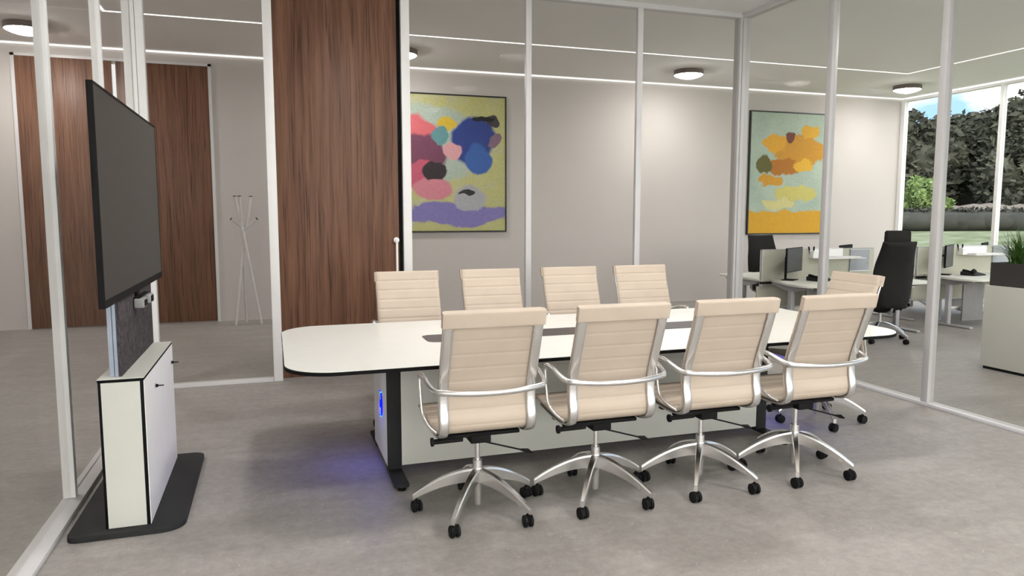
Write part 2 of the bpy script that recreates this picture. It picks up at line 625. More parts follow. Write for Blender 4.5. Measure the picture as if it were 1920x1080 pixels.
wn_i = [0]
def pane(x0, x1, y0, y1, z0, z1, mat=None):
    wn_i[0] += 1
    return struct('window_%d' % wn_i[0], MB().box(x0, x1, y0, y1, z0, z1), mat or M['glass'], smooth=0)
ZB, ZT = RH, 3.688
for a, b in ((-0.983, -0.026), (1.284, 2.458), (2.517, 3.700), (3.762, 4.952)):
    pane(a, b, 6.988, 6.998, ZB, ZT)
ys = [RYF, 0.47, 1.75, 3.03, 4.31, 5.60]
for i, a in enumerate(ys):
    lo = a + (0.045 if i else 0)
    hi = ys[i + 1] if i + 1 < len(ys) else 6.95
    pane(-1.086, -1.076, lo, hi, ZB, ZT)
ys = [RYF, 0.68, 1.91, 3.14, 4.37, 5.60]
for i, a in enumerate(ys):
    lo = a + (0.062 if i else 0)
    hi = ys[i + 1] if i + 1 < len(ys) else 6.95
    pane(5.024, 5.034, lo, hi, ZB, ZT)

# walnut sliding door of the meeting room
d1 = struct('door_1', MB().box(0.0545, 1.160, 6.950, 6.992, 0.022, 3.70, 0.003), M['walnut'])
d1['label'] = 'tall walnut sliding door of the meeting room'
hb = MB()
hb.cyl((1.130, 6.905, 0.42), (1.130, 6.905, 1.312), 0.011, 14)
hb.build('handle', M['pure_white'], d1)
for zz in (0.45, 1.300):
    MB().lathe([(0.020, 0), (0.027, 0.006), (0.027, 0.03), (0.012, 0.034), (0.012, 0.056), (0.0, 0.056)], 20).build('handle_mount', M['pure_white'], d1, (1.130, 6.95, zz)).rotation_euler = (PI / 2, 0, 0)
struct('trim_40', MB().box(1.166, 1.200, 6.985, 7.02, 0.0, 3.69), M['edge'])  # black strip standing in for the shade in the gap beside the door

# far wall: pair of walnut doors with a pale frame and a white strip given emission between them
struct('trim_41', MB().box(-3.155, -3.112, YW - 0.035, YW, 0, 3.635).box(-0.786, -0.745, YW - 0.035, YW, 0, 3.635).box(-3.155, -0.745, YW - 0.035, YW, 3.600, 3.635), M['grey_frame'])
struct('door_2', MB().box(-3.110, -1.992, YW - 0.040, YW - 0.012, 0.012, 3.600, 0.002), M['walnut'])
struct('door_3', MB().box(-1.938, -0.788, YW - 0.026, YW - 0.004, 0.012, 3.600, 0.002), M['walnut'])
sl = struct('window_60', MB().box(-1.986, -1.944, YW - 0.012, YW - 0.002, 0.012, 3.56), emit('emissive_door_strip', (1.0, 0.98, 0.96), 1.1))
struct('baseboard_back_wall', MB().box(-0.744, XR, YW - 0.012, YW, 0, 0.012).box(XL, -3.156, YW - 0.012, YW, 0, 0.012), M['wall'])

# window wall
wx = XR
struct('trim_50', MB().box(wx - 0.02, wx + 0.08, YF, YW, 3.700, CZ - 0.03), M['white_frame'])
struct('trim_51', MB().box(wx - 0.02, wx + 0.08, YF, YW, 0.0, 0.07), M['white_frame'])
wys = [YW - 0.09, 9.10, 7.09, 5.08, 3.07, 1.06, -0.95, -2.96]
for k, yy in enumerate(wys):
    struct('trim_%d' % (52 + k), MB().box(wx - 0.02, wx + 0.08, yy, yy + (0.085 if k == 0 else 0.06), 0.07, 3.70), M['white_frame'])
for k in range(len(wys) - 1):
    o = struct('window_%d' % (30 + k), MB().box(wx + 0.03, wx + 0.04, wys[k + 1] + 0.06, wys[k], 0.07, 3.70), M['window_glass'], smooth=0)

# unseen window wall added behind the camera to let frontal light in
struct('trim_70', MB().box(XL, XR - 0.02, YF - 0.08, YF + 0.02, 3.700, CZ - 0.03), M['white_frame'])
struct('trim_71', MB().box(XL, XR - 0.02, YF - 0.08, YF + 0.02, 0.0, 0.07), M['white_frame'])
fxs = [XL, -1.78, 0.14, 2.06, 3.98, 5.90, 7.82, 9.74, XR - 0.08]
for k, xx in enumerate(fxs):
    struct('trim_%d' % (72 + k), MB().box(xx, xx + 0.06, YF - 0.08, YF + 0.02, 0.07, 3.70), M['white_frame'])
for k in range(len(fxs) - 1):
    struct('window_%d' % (40 + k), MB().box(fxs[k] + 0.06, fxs[k + 1], YF - 0.04, YF - 0.03, 0.07, 3.70), M['window_glass'], smooth=0)
# unseen glass front added behind the camera so frontal light reaches the room
struct('trim_85', MB().box(-1.05, 5.02, RYF - 0.05, RYF + 0.05, 3.688, RZ), M['grey_frame'])
struct('baseboard_front', MB().box(-1.05, 5.02, RYF - 0.05, RYF + 0.05, 0, RH), M['grey_frame'])
gxs = [-1.113, 0.15, 1.37, 2.59, 3.81, 4.993]
for k, xx in enumerate(gxs):
    post(xx, xx + 0.06, RYF - 0.035, RYF + 0.035, M['grey_frame'])
for k in range(len(gxs) - 1):
    pane(gxs[k] + 0.06, gxs[k + 1], RYF - 0.005, RYF + 0.005, ZB, ZT)

# light strips set into the ceiling and along the wall tops
def strip(label, *boxes):
    mb = MB()
    for b in boxes:
        mb.box(*b)
    return tag(mb.build('light_strip', M['strip'], smooth=0), label, 'light', 'light strips in the ceiling')
sx0, sx1, sy1, sy0 = -1.70, 9.715, 9.20, -1.9
strip('long white light line set in the ceiling parallel to the far wall', (sx0, sx1, sy1 - 0.016, sy1 + 0.016, CZ - 0.006, CZ - 0.0005))
strip('white light line in the ceiling running parallel to the window wall', (sx1 - 0.03, sx1, sy0, sy1 - 0.018, CZ - 0.006, CZ - 0.0005))
strip('short stretch of white light line in the ceiling left of the glass corner post', (sx0, sx0 + 0.03, sy0, sy1 - 0.018, CZ - 0.006, CZ - 0.0005))
strip('white light line along the top of the far wall above the paintings', (XL, XR - 0.02, YW - 0.028, YW - 0.002, CZ - 0.020, CZ - 0.006))
strip('white light line along the top of the windows', (XR - 0.026, XR - 0.002, YF, YW - 0.03, CZ - 0.020, CZ - 0.006))

# ------------------------------------------------------------------ ceiling lamps
def make_lamp(label, mat):
    t = thing('ceiling_lamp', label, 'lamp', group='round ceiling lamps')
    MB().lathe([(0.0, 0.0), (0.226, 0.0), (0.226, -0.058), (0.232, -0.064), (0.228, -0.070), (0.205, -0.070), (0.0, -0.070)], 48).build('rim', M['lamp_rim'], t)
    MB().lathe([(0.0, -0.066), (0.219, -0.066), (0.214, -0.072), (0.178, -0.090), (0.12, -0.110), (0.06, -0.123), (0.0, -0.128)], 32).build('diffuser', mat, t, smooth=60)
    return t
lamp0 = make_lamp('round ceiling lamp at the top left, crossed by a white post', M['lamp'])
lamp0.location = (-2.68, 10.12, CZ - 0.001)
rl0 = make_lamp('round ceiling lamp of the meeting room overhead, added for frontal light, outside the photo', M['room_lamp'])
rl0.location = (0.9, 4.5, RZ - 0.001)
lamps = [(1.745, 10.08, 'round ceiling lamp half hidden behind the white door jamb', lamp0, CZ),
         (6.250, 10.08, 'round ceiling lamp above the bare far wall, between the two paintings', lamp0, CZ),
         (10.61, 10.05, 'round ceiling lamp in the corner beside the windows', lamp0, CZ),
         (-2.70, 5.30, 'round ceiling lamp of the corridor overhead, outside the photo', lamp0, CZ),
         (6.60, 5.00, 'round ceiling lamp of the open office overhead, outside the photo', lamp0, CZ),
         (10.62, 5.00, 'round ceiling lamp of the open office overhead, outside the photo', lamp0, CZ),
         (3.2, 4.5, 'round ceiling lamp of the meeting room overhead, added for frontal light, outside the photo', rl0, RZ),
         (0.9, 1.9, 'round ceiling lamp of the meeting room overhead, added for frontal light, outside the photo', rl0, RZ),
         (3.2, 1.9, 'round ceiling lamp of the meeting room overhead, added for frontal light, outside the photo', rl0, RZ),
         (0.9, -0.75, 'round ceiling lamp of the meeting room overhead, added for frontal light, outside the photo', rl0, RZ),  # rear pair added to light the chair backs from the front
         (3.2, -0.75, 'round ceiling lamp of the meeting room overhead, added for frontal light, outside the photo', rl0, RZ)]
for x, y, lab, src, z in lamps:
    c = copy_tree(src)
    c.location = (x, y, z - 0.001)
    c['label'] = lab
    if 'outside' in lab:
        c['group'] = 'ceiling lamps outside the photo: ' + lab.split(' overhead')[0]
rl0['group'] = 'ceiling lamps outside the photo: round ceiling lamp of the meeting room'

# ------------------------------------------------------------------ conference table
tb = thing('conference_table', 'long white meeting table with rounded corners, black edge and panelled base', 'table', (2.036, 4.45, 0))
def at_t(x, y):
    return (x - 2.036, y - 4.45)
out = round_poly([at_t(0.035, 3.656), at_t(4.040, 3.656), at_t(4.040, 5.244), at_t(0.035, 5.244)], [0.26] * 4, 12)
MB().prism(out, 0.738, 0.757, bevel=0.002).build('table_edge', M['edge'], tb)
ins = [(p[0] * 0.9985, p[1] * 0.997) for p in out]
MB().prism(ins, 0.757, 0.760).build('tabletop', M['white_laminate'], tb, smooth=20)
cn = round_poly([at_t(0.895, 4.325), at_t(3.19, 4.325), at_t(3.19, 4.595), at_t(0.895, 4.595)], [0.06] * 4, 6)
MB().prism(cn, 0.7602, 0.7625).build('cable_flap', M['inlay'], tb, smooth=20)
cx0, cx1 = 0.606 - 2.036, 3.466 - 2.036 - 0.0
bx0, bx1 = 0.692 - 2.036, 3.20 - 2.036
yf, yb = 4.172 - 4.45, 4.728 - 4.45
MB().box(bx0, bx1, yf, yf + 0.02, 0.056, 0.738, 0.001).build('front_panel', M['laminate'], tb)
MB().box(bx0, bx1, yb - 0.02, yb, 0.056, 0.738, 0.001).build('back_panel', M['laminate'], tb)
for s, xx in ((-1, 0.606 - 2.036), (1, 3.284 - 2.036)):
    e = MB().box(min(xx, xx - s * 0.02), max(xx, xx - s * 0.02), yf + 0.004, yb - 0.004, 0.056, 0.738, 0.001).build('end_panel', M['pure_white'], tb)
    # glowing blue sign on the end panel: an open ring with a bar inside it
    lg = MB()
    pts = []
    for k in range(17):
        a = math.radians(72 + 216 * k / 16)
        pts.append((xx + s * 0.004, -0.05 + 0.062 * math.cos(a) * s * -1, 0.385 + 0.075 * math.sin(a)))
    lg.tube(pts, 0.0055, 8)
    lg.box(min(xx, xx + s * 0.008), max(xx, xx + s * 0.008), -0.06, -0.040, 0.360, 0.405)
    sg = lg.build('light_sign', M['blue'], e)
    for zz in (0.452, 0.318):
        MB().box(min(xx, xx + s * 0.009), max(xx, xx + s * 0.009), -0.078, -0.062, zz - 0.010, zz + 0.010).build('light_sign_tip', M['cyan'], sg)
    ld = bpy.data.lights.new('blue_sign_light', 'AREA')
    ld.shape = 'RECTANGLE'
    ld.size, ld.size_y = 0.13, 0.16
    ld.color = (0.06, 0.06, 1.0)
    ld.energy = 1.5
    lo = bpy.data.objects.new('blue_sign_light', ld)
    COL.objects.link(lo)
    lo.parent = e
    lo.location = (xx + s * 0.02, -0.05, 0.385)
    lo.rotation_euler = (0, s * -(PI / 2 - 0.75), 0)
for s, xa, xb in ((-1, 0.6065 - 2.036, 0.6905 - 2.036), (1, 3.2015 - 2.036, 3.2835 - 2.036)):
    for q, ya in ((-1, yf - 0.001), (1, yb + 0.001)):
        leg = MB().box(xa, xb, min(ya, ya - q * 0.09), max(ya, ya - q * 0.09), 0.032, 0.738, 0.003).build('leg', M['charcoal'], tb)
        yt = 3.895 - 4.45 if q < 0 else 5.005 - 4.45
        foot = round_poly([(xa, ya - q * 0.05), (xb, ya - q * 0.05), (xb, yt), (xa, yt)] if q > 0 else [(xa, yt), (xb, yt), (xb, ya - q * 0.05), (xa, ya - q * 0.05)], [0.0, 0.0, 0.03, 0.03] if q > 0 else [0.03, 0.03, 0, 0])
        MB().prism(foot, 0.022, 0.036, bevel=0.002).build('foot', M['charcoal'], leg)
        MB().lathe([(0.0, 0.0), (0.024, 0.0), (0.024, 0.010), (0.010, 0.014), (0.010, 0.022), (0, 0.022)], 20).build('glide', M['black'], leg, ((xa + xb) / 2, yt - q * 0.032, 0))

# ------------------------------------------------------------------ conference chairs
def chair_profile():
    key = [(-0.328, 1.100), (-0.312, 1.030), (-0.284, 0.945), (-0.247, 0.845), (-0.214, 0.755), (-0.198, 0.680), (-0.200, 0.610), (-0.212, 0.548),
           (-0.198, 0.497), (-0.150, 0.468), (-0.080, 0.458), (0.02, 0.460), (0.12, 0.468), (0.22, 0.480), (0.290, 0.486), (0.318, 0.478)]
    return [(p.x, p.y) for p in smooth_path([(a, b, 0) for a, b in key], 14)]
PROF = chair_profile()
def arc_len(path):
    d = [0.0]
    for a, b in zip(path, path[1:]):
        d.append(d[-1] + math.hypot(b[0] - a[0], b[1] - a[1]))
    return d
def resample(path, step):
    d = arc_len(path)
    n = max(2, int(d[-1] / step))
    res, j = [], 0
    for k in range(n + 1):
        s = d[-1] * k / n
        while j < len(d) - 2 and d[j + 1] < s:
            j += 1
        t = (s - d[j]) / max(1e-9, d[j + 1] - d[j])
        res.append((path[j][0] + (path[j + 1][0] - path[j][0]) * t, path[j][1] + (path[j + 1][1] - path[j][1]) * t))
    return res
def offset(path, d):
    res = []
    for i in range(len(path)):
        a, b = path[max(i - 1, 0)], path[min(i + 1, len(path) - 1)]
        tx, ty = b[0] - a[0], b[1] - a[1]
        l = math.hypot(tx, ty)
        res.append((path[i][0] - ty / l * d, path[i][1] + tx / l * d))
    return res
FULL = resample(PROF, 0.004)
FWD = offset(FULL, 0.022)     # the sling lies in front of the side rails
if FWD[40][0] < FULL[40][0]:
    FWD = offset(FULL, -0.022)
def ribs(path, start, pitch, base, depth, width):
    d = arc_len(path)
    def half(i, u):
        q = (d[i] - start) / pitch
        e = abs(q - round(q)) * pitch
        edge = min(1.0, min(u, 1 - u) / 0.07)
        return base - depth * math.exp(-(e / width) ** 2) - base * 0.25 * (1 - edge)
    return half
split = next(i for i, p in enumerate(FULL) if p[1] < 0.475)
BACK = FWD[:split + 1]
SEAT = FWD[split:]
def make_caster():
    mb = MB()
    for s in (-1, 1):
        mb.tube([(s * 0.006, 0, 0.030), (s * 0.009, 0, 0.030), (s * 0.021, 0, 0.030), (s * 0.024, 0, 0.030)], [0.026, 0.030, 0.030, 0.025], 20)
    return mb
def star_arm_mb(ang, r=0.325, z_top=0.236, z_bot=0.165, tip_top=0.098, tip_bot=0.066, w0=0.021, w1=0.011):
    mb = MB()
    rings = []
    n = 12
    for k in range(n + 1):
        t = k / n
        rr = 0.012 + (r - 0.0 + 0.012 - 0.012) * t
        top = z_top + (tip_top - z_top) * (t ** 1.7)
        bot = z_bot + (tip_bot - z_bot) * (t ** 1.9)
        w = w0 + (w1 - w0) * t
        rings.append([mb.bm.verts.new((rr, sgn * w * ww, z)) for sgn, ww, z in ((-1, 0.75, top), (1, 0.75, top), (1, 1, top - 0.010), (1, 0.8, bot), (-1, 0.8, bot), (-1, 1, top - 0.010))])
    for a, b in zip(rings, rings[1:]):
        for k in range(6):
            mb.bm.faces.new((a[k], a[(k + 1) % 6], b[(k + 1) % 6], b[k]))
    mb.bm.faces.new(rings[0])
    mb.bm.faces.new(list(reversed(rings[-1])))
    bmesh.ops.rotate(mb.bm, cent=(0, 0, 0), matrix=Matrix.Rotation(math.radians(ang), 3, 'Z'), verts=mb.bm.verts)
    return mb
def star_base(t, angs, r, mat, caster_rot=0.3, scale=1.0, ca=None):
    MB().lathe([(0.0, 0.040), (0.017, 0.040), (0.022, 0.060), (0.024, 0.16), (0.027, 0.165), (0.027, 0.236), (0.025, 0.240), (0.0, 0.240)], 28).build('base_hub', mat, t)
    first = None
    for a in angs:
        arm = star_arm_mb(a, r).build('base_arm', mat, t, smooth=24)
        ca = math.radians(a)
        px, py = (r - 0.006) * math.cos(ca), (r - 0.006) * math.sin(ca)
        MB().lathe([(0.0, 0.050), (0.013, 0.050), (0.013, 0.060), (0.007, 0.062), (0.007, 0.068), (0.0, 0.068)], 12).build('caster_stem', M['black'], arm, (px, py, 0))
        if first is None:
            mb = make_caster()
            mb.box(-0.0055, 0.0055, -0.020, 0.020, 0.020, 0.053, 0.002)
            first = mb.build('caster', M['black'], arm, (px, py, 0), caster_rot)
        else:
            c = first.copy()
            COL.objects.link(c)
            c.parent = arm
            c.location = (px, py, 0)
            c.rotation_euler = (0, 0, caster_rot + random.uniform(-0.35, 0.35))

def make_chair():
    t = thing('conference_chair', 'beige ribbed conference chair', 'chair')
    L = M['leather']
    MB().band(BACK, -0.245, 0.245, ribs(BACK, 0.075, 0.0745, 0.0125, 0.0045, 0.006), 12, 0.35, ribs(BACK, 0.075, 0.0745, 0.0125, 0.0016, 0.005)).build('backrest', L, t, smooth=60)
    MB().band(SEAT, -0.245, 0.245, ribs(SEAT, 0.030, 0.0745, 0.0125, 0.0055, 0.006), 12).build('seat', L, t, smooth=60)
    # plain headband wrapped over the top of the frame
    hd = arc_len(FULL)
    HB = [p for p, s in zip(FULL, hd) if s <= 0.078]
    HB = offset(HB, 0.004) if offset(HB, 0.004)[0][0] > HB[0][0] else offset(HB, -0.004)
    nh = len(HB)
    MB().band(HB, -0.252, 0.252, lambda i, u: 0.0185 if 0 < i < nh - 1 else 0.0165, 10, 0.8).build('headband', L, t, smooth=50)
    # flat aluminium side rails behind the sling
    RAIL = [p for p, s in zip(FULL, hd) if s > 0.070 and not (p[0] > 0.22 and p[1] < 0.6)]
    for s in (-1, 1):
        MB().band(RAIL[::3], s * 0.222 - 0.024, s * 0.222 + 0.024, lambda i, u: 0.009 * (0.35 + 0.65 * math.sin(PI * min(1, max(0, u)))), 6, 0.5).build('side_rail', M['chrome'], t, smooth=70)
    # continuous armrest tube sweeping round the back
    half_arm = [(-0.298, 0.0, 0.735), (-0.300, -0.012, 0.752), (-0.299, -0.05, 0.759), (-0.296, -0.115, 0.752), (-0.290, -0.18, 0.735), (-0.278, -0.235, 0.721), (-0.245, -0.272, 0.716), (-0.13, -0.312, 0.713), (0.0, -0.325, 0.712)]
    path = smooth_path(half_arm + [(-x, y, z) for x, y, z in reversed(half_arm[:-1])], 6)
    n = len(path)
    MB().tube(path, [0.0125 + 0.0025 * math.sin(PI * k / (n - 1)) for k in range(n)], 14, 0.9).build('armrest', M['chrome'], t, smooth=70)
    for s in (-1, 1):
        sp = smooth_path([(s * 0.298, 0.0, 0.738), (s * 0.296, -0.012, 0.64), (s * 0.290, -0.032, 0.55), (s * 0.272, -0.085, 0.505), (s * 0.240, -0.14, 0.478)], 6)
        MB().tube(sp, 0.0085, 10, 0.8).build('arm_support', M['chrome'], t, smooth=70)
        MB().cyl((s * 0.246, -0.212, 0.700), (s * 0.250, -0.268, 0.717), 0.012, 12).build('arm_bolt', M['chrome'], t)
    # black tilt mechanism with knob and lever
    mb = MB().box(-0.060, 0.045, -0.10, 0.10, 0.398, 0.440, 0.004).box(-0.225, 0.200, -0.095, -0.055, 0.432, 0.452, 0.004)
    mb.box(-0.225, 0.200, 0.05, 0.09, 0.432, 0.452, 0.004)
    mech = mb.build('tilt_mechanism', M['black'], t)
    MB().tube([(-0.205, -0.085, 0.424), (-0.100, -0.082, 0.424)], 0.013, 14).tube([(-0.262, -0.085, 0.424), (-0.250, -0.085, 0.424), (-0.246, -0.085, 0.424), (-0.20, -0.085, 0.424)], [0.022, 0.022, 0.013, 0.013], 16).build('tilt_knob', M['black'], mech)
    MB().tube([(0.0, -0.085, 0.404), (0.205, -0.110, 0.345)], 0.0045, 8).tube([(0.20, -0.110, 0.347), (0.235, -0.114, 0.339), (0.262, -0.118, 0.326)], [0.006, 0.012, 0.004], 10, 0.5).build('height_lever', M['black'], mech)
    MB().cyl((0, 0, 0.20), (0, 0, 0.400), 0.0125, 18).build('gas_spring', M['chrome'], t)
    MB().lathe([(0.0125, 0.236), (0.026, 0.236), (0.024, 0.282), (0.0125, 0.284)], 24).build('gas_spring_sleeve', M['chrome'], t)
    star_base(t, (162, -126, -54, 18, 90), 0.325, M['chrome'], 0.25)
    return t

ch0 = make_chair()
CG = 'beige conference chairs around the meeting table'
spots = [
    (0.975, 3.509, 0, 'beige ribbed conference chair, camera side of the table, nearest the screen stand', 0),
    (1.648, 3.510, 0, 'beige ribbed conference chair seen from behind, second from the screen stand on the camera side', 0),
    (2.312, 3.511, 0, 'beige ribbed conference chair seen from behind, third from the screen stand on the camera side', 0),
    (2.973, 3.509, 0, 'beige ribbed conference chair seen from behind, rightmost of the four on the camera side', 0),
    (0.990, 5.285, PI, 'beige conference chair across the table in front of the walnut door', 0),
    (1.675, 5.300, PI, 'beige conference chair across the table, right of the one by the walnut door', 0),
    (2.375, 5.315, PI, 'beige conference chair across the table, second from the right of the far row', 0),
    (3.045, 5.315, PI, 'beige conference chair across the table, rightmost of the far row', 0),
    (3.872, 4.345, PI / 2 - 0.03, 'beige conference chair at the right head of the table, before the glass wall', -0.040)]
for i, (x, y, rz, lab, lift) in enumerate(spots):
    c = ch0 if i == 0 else copy_tree(ch0)
    c.location = (x, y, 0)
    c.rotation_euler = (0, 0, rz)
    c['label'] = lab
    c['group'] = CG
    if lift:
        for ch in c.children:
            kind = ch.name.split('.')[0]      # its arms sit lower, under the tabletop
            if kind in ('armrest', 'arm_bolt'):
                ch.location.z += lift
            elif kind == 'arm_support':
                ch.scale.z = 1 + lift / 0.738

# ------------------------------------------------------------------ wheeled screen stand on the left
ts = thing('screen_stand', 'white media cabinet on a black floor plate carrying the lift column of the television', 'cabinet', (-0.711, 4.32, 0))
X0, Y0 = -0.711, 4.32
bp = round_poly([(-0.972 - X0, 3.745 - Y0), (-0.457 - X0, 3.745 - Y0), (-0.457 - X0, 4.905 - Y0), (-0.972 - X0, 4.905 - Y0)], [0.045, 0.10, 0.06, 0.045], 8)
MB().prism(bp, 0.0, 0.028, bevel=0.003).build('floor_plate', M['charcoal'], ts)
ca, cb, cy0, cy1 = -0.811 - X0, -0.611 - X0, 3.803 - Y0, 4.838 - Y0
MB().box(ca, cb - 0.003, cy0 + 0.003, cy1, 0.0285, 0.752, 0.001).build('cabinet_body', M['edge'], ts)
MB().box(ca + 0.013, cb - 0.019, cy0, cy0 + 0.003, 0.030, 0.748).build('side_panel', M['laminate'], ts)
MB().box(ca + 0.013, cb - 0.019, cy1 - 0.0005, cy1 + 0.003, 0.030, 0.748).build('side_panel', M['laminate'], ts)
MB().box(ca - 0.002, cb, cy0 - 0.001, cy1 + 0.001, 0.752, 0.763, 0.001).build('top_edge', M['edge'], ts)
MB().box(ca - 0.002, cb - 0.001, cy0, cy1, 0.763, 0.766).build('top_panel', M['laminate'], ts)
for ya, yb_, ky in ((cy0 + 0.0035, -0.001, 4.127 - Y0), (0.001, cy1, 4.76 - Y0)):
    dr = MB().box(cb - 0.003, cb, ya, yb_, 0.030, 0.751).build('door', M['pure_white'], ts)
    kb = MB().lathe([(0, 0), (0.013, 0), (0.013, 0.003), (0, 0.003)], 18).build('lock_plate', M['bluish'], dr, (cb, ky, 0.650))
    kb.rotation_euler = (0, PI / 2, 0)
    kk = MB().lathe([(0, 0.003), (0.0085, 0.003), (0.0085, 0.014), (0.0035, 0.016), (0.003, 0.042), (0, 0.042)], 14).build('knob', M['black'], dr, (cb, ky, 0.650))
    kk.rotation_euler = (0, PI / 2, 0)
# lift column, felt front, bracket
fx = -0.712 - X0
MB().box(fx - 0.012, fx, 3.848 - Y0, 4.836 - Y0, 0.767, 1.133, 0.001).build('felt_panel', M['felt'], ts)
for yy in (3.852, 4.762):
    mb = MB()
    for a, b in ((-0.052, -0.034), (-0.030, -0.016)):
        mb.box(fx + a, fx + b, yy - Y0, yy + 0.07 - Y0, 0.767, 1.60)
    mb.box(fx - 0.036, fx - 0.012, yy + 0.012 - Y0, yy + 0.058 - Y0, 0.767, 1.60)
    mb.build('lift_rail', M['bluish'], ts)
MB().box(fx - 0.052, fx - 0.0145, 4.05 - Y0, 4.60 - Y0, 1.45, 1.75).build('wall_mount', M['black'], ts)

tv = thing('television', 'large wide flat television screen with thin black frame on the lift column', 'television', (-0.700, 4.372, 1.137))
hw, hh = 0.862, 0.976
MB().box(-0.026, -0.004, -hw, hw, 0.0, hh, 0.002).build('housing', M['black'], tv)
bz = MB()
bz.box(-0.004, 0.0, -hw, -hw + 0.012, 0, hh).box(-0.004, 0.0, hw - 0.012, hw, 0, hh).box(-0.004, 0, -hw + 0.012, hw - 0.012, hh - 0.012, hh).box(-0.004, 0, -hw + 0.012, hw - 0.012, 0, 0.036)
bz.build('bezel', M['black'], tv)
MB().box(-0.004, -0.0015, -hw + 0.012, hw - 0.012, 0.036, hh - 0.012).build('display', M['screen'], tv)

cm = thing('conference_camera', 'small grey twin camera unit hanging below the television edge', 'camera', (-0.700, 4.30, 1.136))
MB().box(-0.010, 0.006, -0.030, 0.030, -0.012, 0.0).cyl((-0.002, 0.0, -0.010), (-0.002, 0.0, -0.032), 0.012, 14).box(-0.009, 0.022, -0.06, 0.26, -0.034, -0.026, 0.002).build('mount', M['black'], cm)
for ya in (-0.075, 0.145):
    b = MB().box(-0.008, 0.042, ya, ya + 0.105, -0.085, -0.034, 0.007, seg=3).build('camera_head', M['camera_shell'], cm)
    MB().box(0.042, 0.0445, ya + 0.012, ya + 0.093, -0.076, -0.043, 0.001).build('lens', M['black'], b)

# ------------------------------------------------------------------ coat stand
cs = thing('coat_stand', 'slim white coat stand of crossing tubes in front of the far wall', 'coat stand', (-0.385, 10.77, 0))
def leg_path(b, k, tpt):
    return smooth_path([b, (b[0] * 0.5 + k[0] * 0.5, b[1] * 0.5 + k[1] * 0.5, k[2] * 0.5), k, ((k[0] + tpt[0]) / 2 + 0.006, (k[1] + tpt[1]) / 2, (k[2] + tpt[2]) / 2), tpt], 6)
legs = [((-0.140, -0.085, 0.0), (0.004, 0.010, 1.18), (0.115, 0.05, 1.79)),
        ((0.205, -0.085, 0.0), (0.020, -0.012, 1.16), (-0.095, 0.02, 1.79)),
        ((-0.010, 0.205, 0.0), (-0.018, 0.020, 1.18), (-0.030, -0.07, 1.79))]
for b, k, tp in legs:
    pth = leg_path(b, k, tp)
    lg = MB().tube(pth, 0.0185, 12).build('leg', M['stand'], cs, smooth=60)
    MB().cyl((tp[0], tp[1], tp[2]), (tp[0], tp[1], tp[2] + 0.010), 0.023, 14).build('cap', M['black'], lg)
for s in (-1, 1):
    a, b = (0.018, 0.0, 1.335), (s * 0.165 + 0.018, -0.02, 1.480)
    hk = MB().tube([a, b], 0.015, 12).build('hook', M['stand'], cs)
    d = (Vector(b) - Vector(a)).normalized()
    MB().cyl(b, tuple(Vector(b) + d * 0.010), 0.020, 12).build('cap', M['black'], hk)

# ------------------------------------------------------------------ pictures on the far wall
def picture(label, x0, x1, z0, z1, canvas_mat):
    t = thing('framed_painting', label, 'picture', ((x0 + x1) / 2, YW - 0.001, (z0 + z1) / 2))
    w, h = (x1 - x0) / 2, (z1 - z0) / 2
    fr = MB()
    fr.box(-w, -w + 0.022, -0.045, 0, -h, h).box(w - 0.022, w, -0.045, 0, -h, h).box(-w + 0.022, w - 0.022, -0.045, 0, h - 0.022, h).box(-w + 0.022, w - 0.022, -0.045, 0, -h, -h + 0.022)
    fr.build('frame', M['frame_black'], t)
    MB().box(-w + 0.022, w - 0.022, -0.036, -0.004, -h + 0.022, h - 0.022).build('canvas', canvas_mat, t)
    return t
# local picture coordinates: x from the middle, z from the middle
p1 = [(-0.10, 0.30, 1.05, 0.62, (0.40, 0.47, 0.40)), (0.62, 0.36, 0.36, 0.42, (0.030, 0.055, 0.24)), (0.72, 0.10, 0.22, 0.24, (0.045, 0.12, 0.38)),
      (-0.25, 0.52, 0.28, 0.22, (0.62, 0.14, 0.16)), (-0.20, 0.12, 0.42, 0.36, (0.17, 0.055, 0.10)), (0.18, 0.62, 0.17, 0.12, (0.66, 0.46, 0.05)),
      (0.10, 0.44, 0.17, 0.15, (0.12, 0.28, 0.30)), (-0.22, -0.18, 0.30, 0.22, (0.50, 0.10, 0.16)), (-0.02, -0.38, 0.34, 0.22, (0.60, 0.22, 0.27)),
      (0.30, 0.20, 0.16, 0.16, (0.66, 0.34, 0.36)), (0.02, -0.10, 0.20, 0.12, (0.035, 0.025, 0.028)), (0.95, 0.66, 0.13, 0.11, (0.055, 0.05, 0.06)),
      (0.78, 0.70, 0.22, 0.045, (0.022, 0.022, 0.022)), (0.34, -0.78, 0.95, 0.19, (0.22, 0.19, 0.44)), (0.55, -0.55, 0.28, 0.22, (0.40, 0.40, 0.42)), (0.50, -0.45, 0.16, 0.035, (0.03, 0.03, 0.03)),
      (0.98, 0.36, 0.10, 0.10, (0.22, 0.14, 0.19))]
g1 = [(0.3, (0.46, 0.46, 0.22)), (0.5, (0.50, 0.48, 0.20)), (0.7, (0.47, 0.47, 0.34))]
picture('abstract painting with blue, red and black patches on yellow, beside the walnut door', 1.25, 3.605, 1.262, 3.400, patches('abstract_canvas', g1, p1, None, 0.30, 2.6))
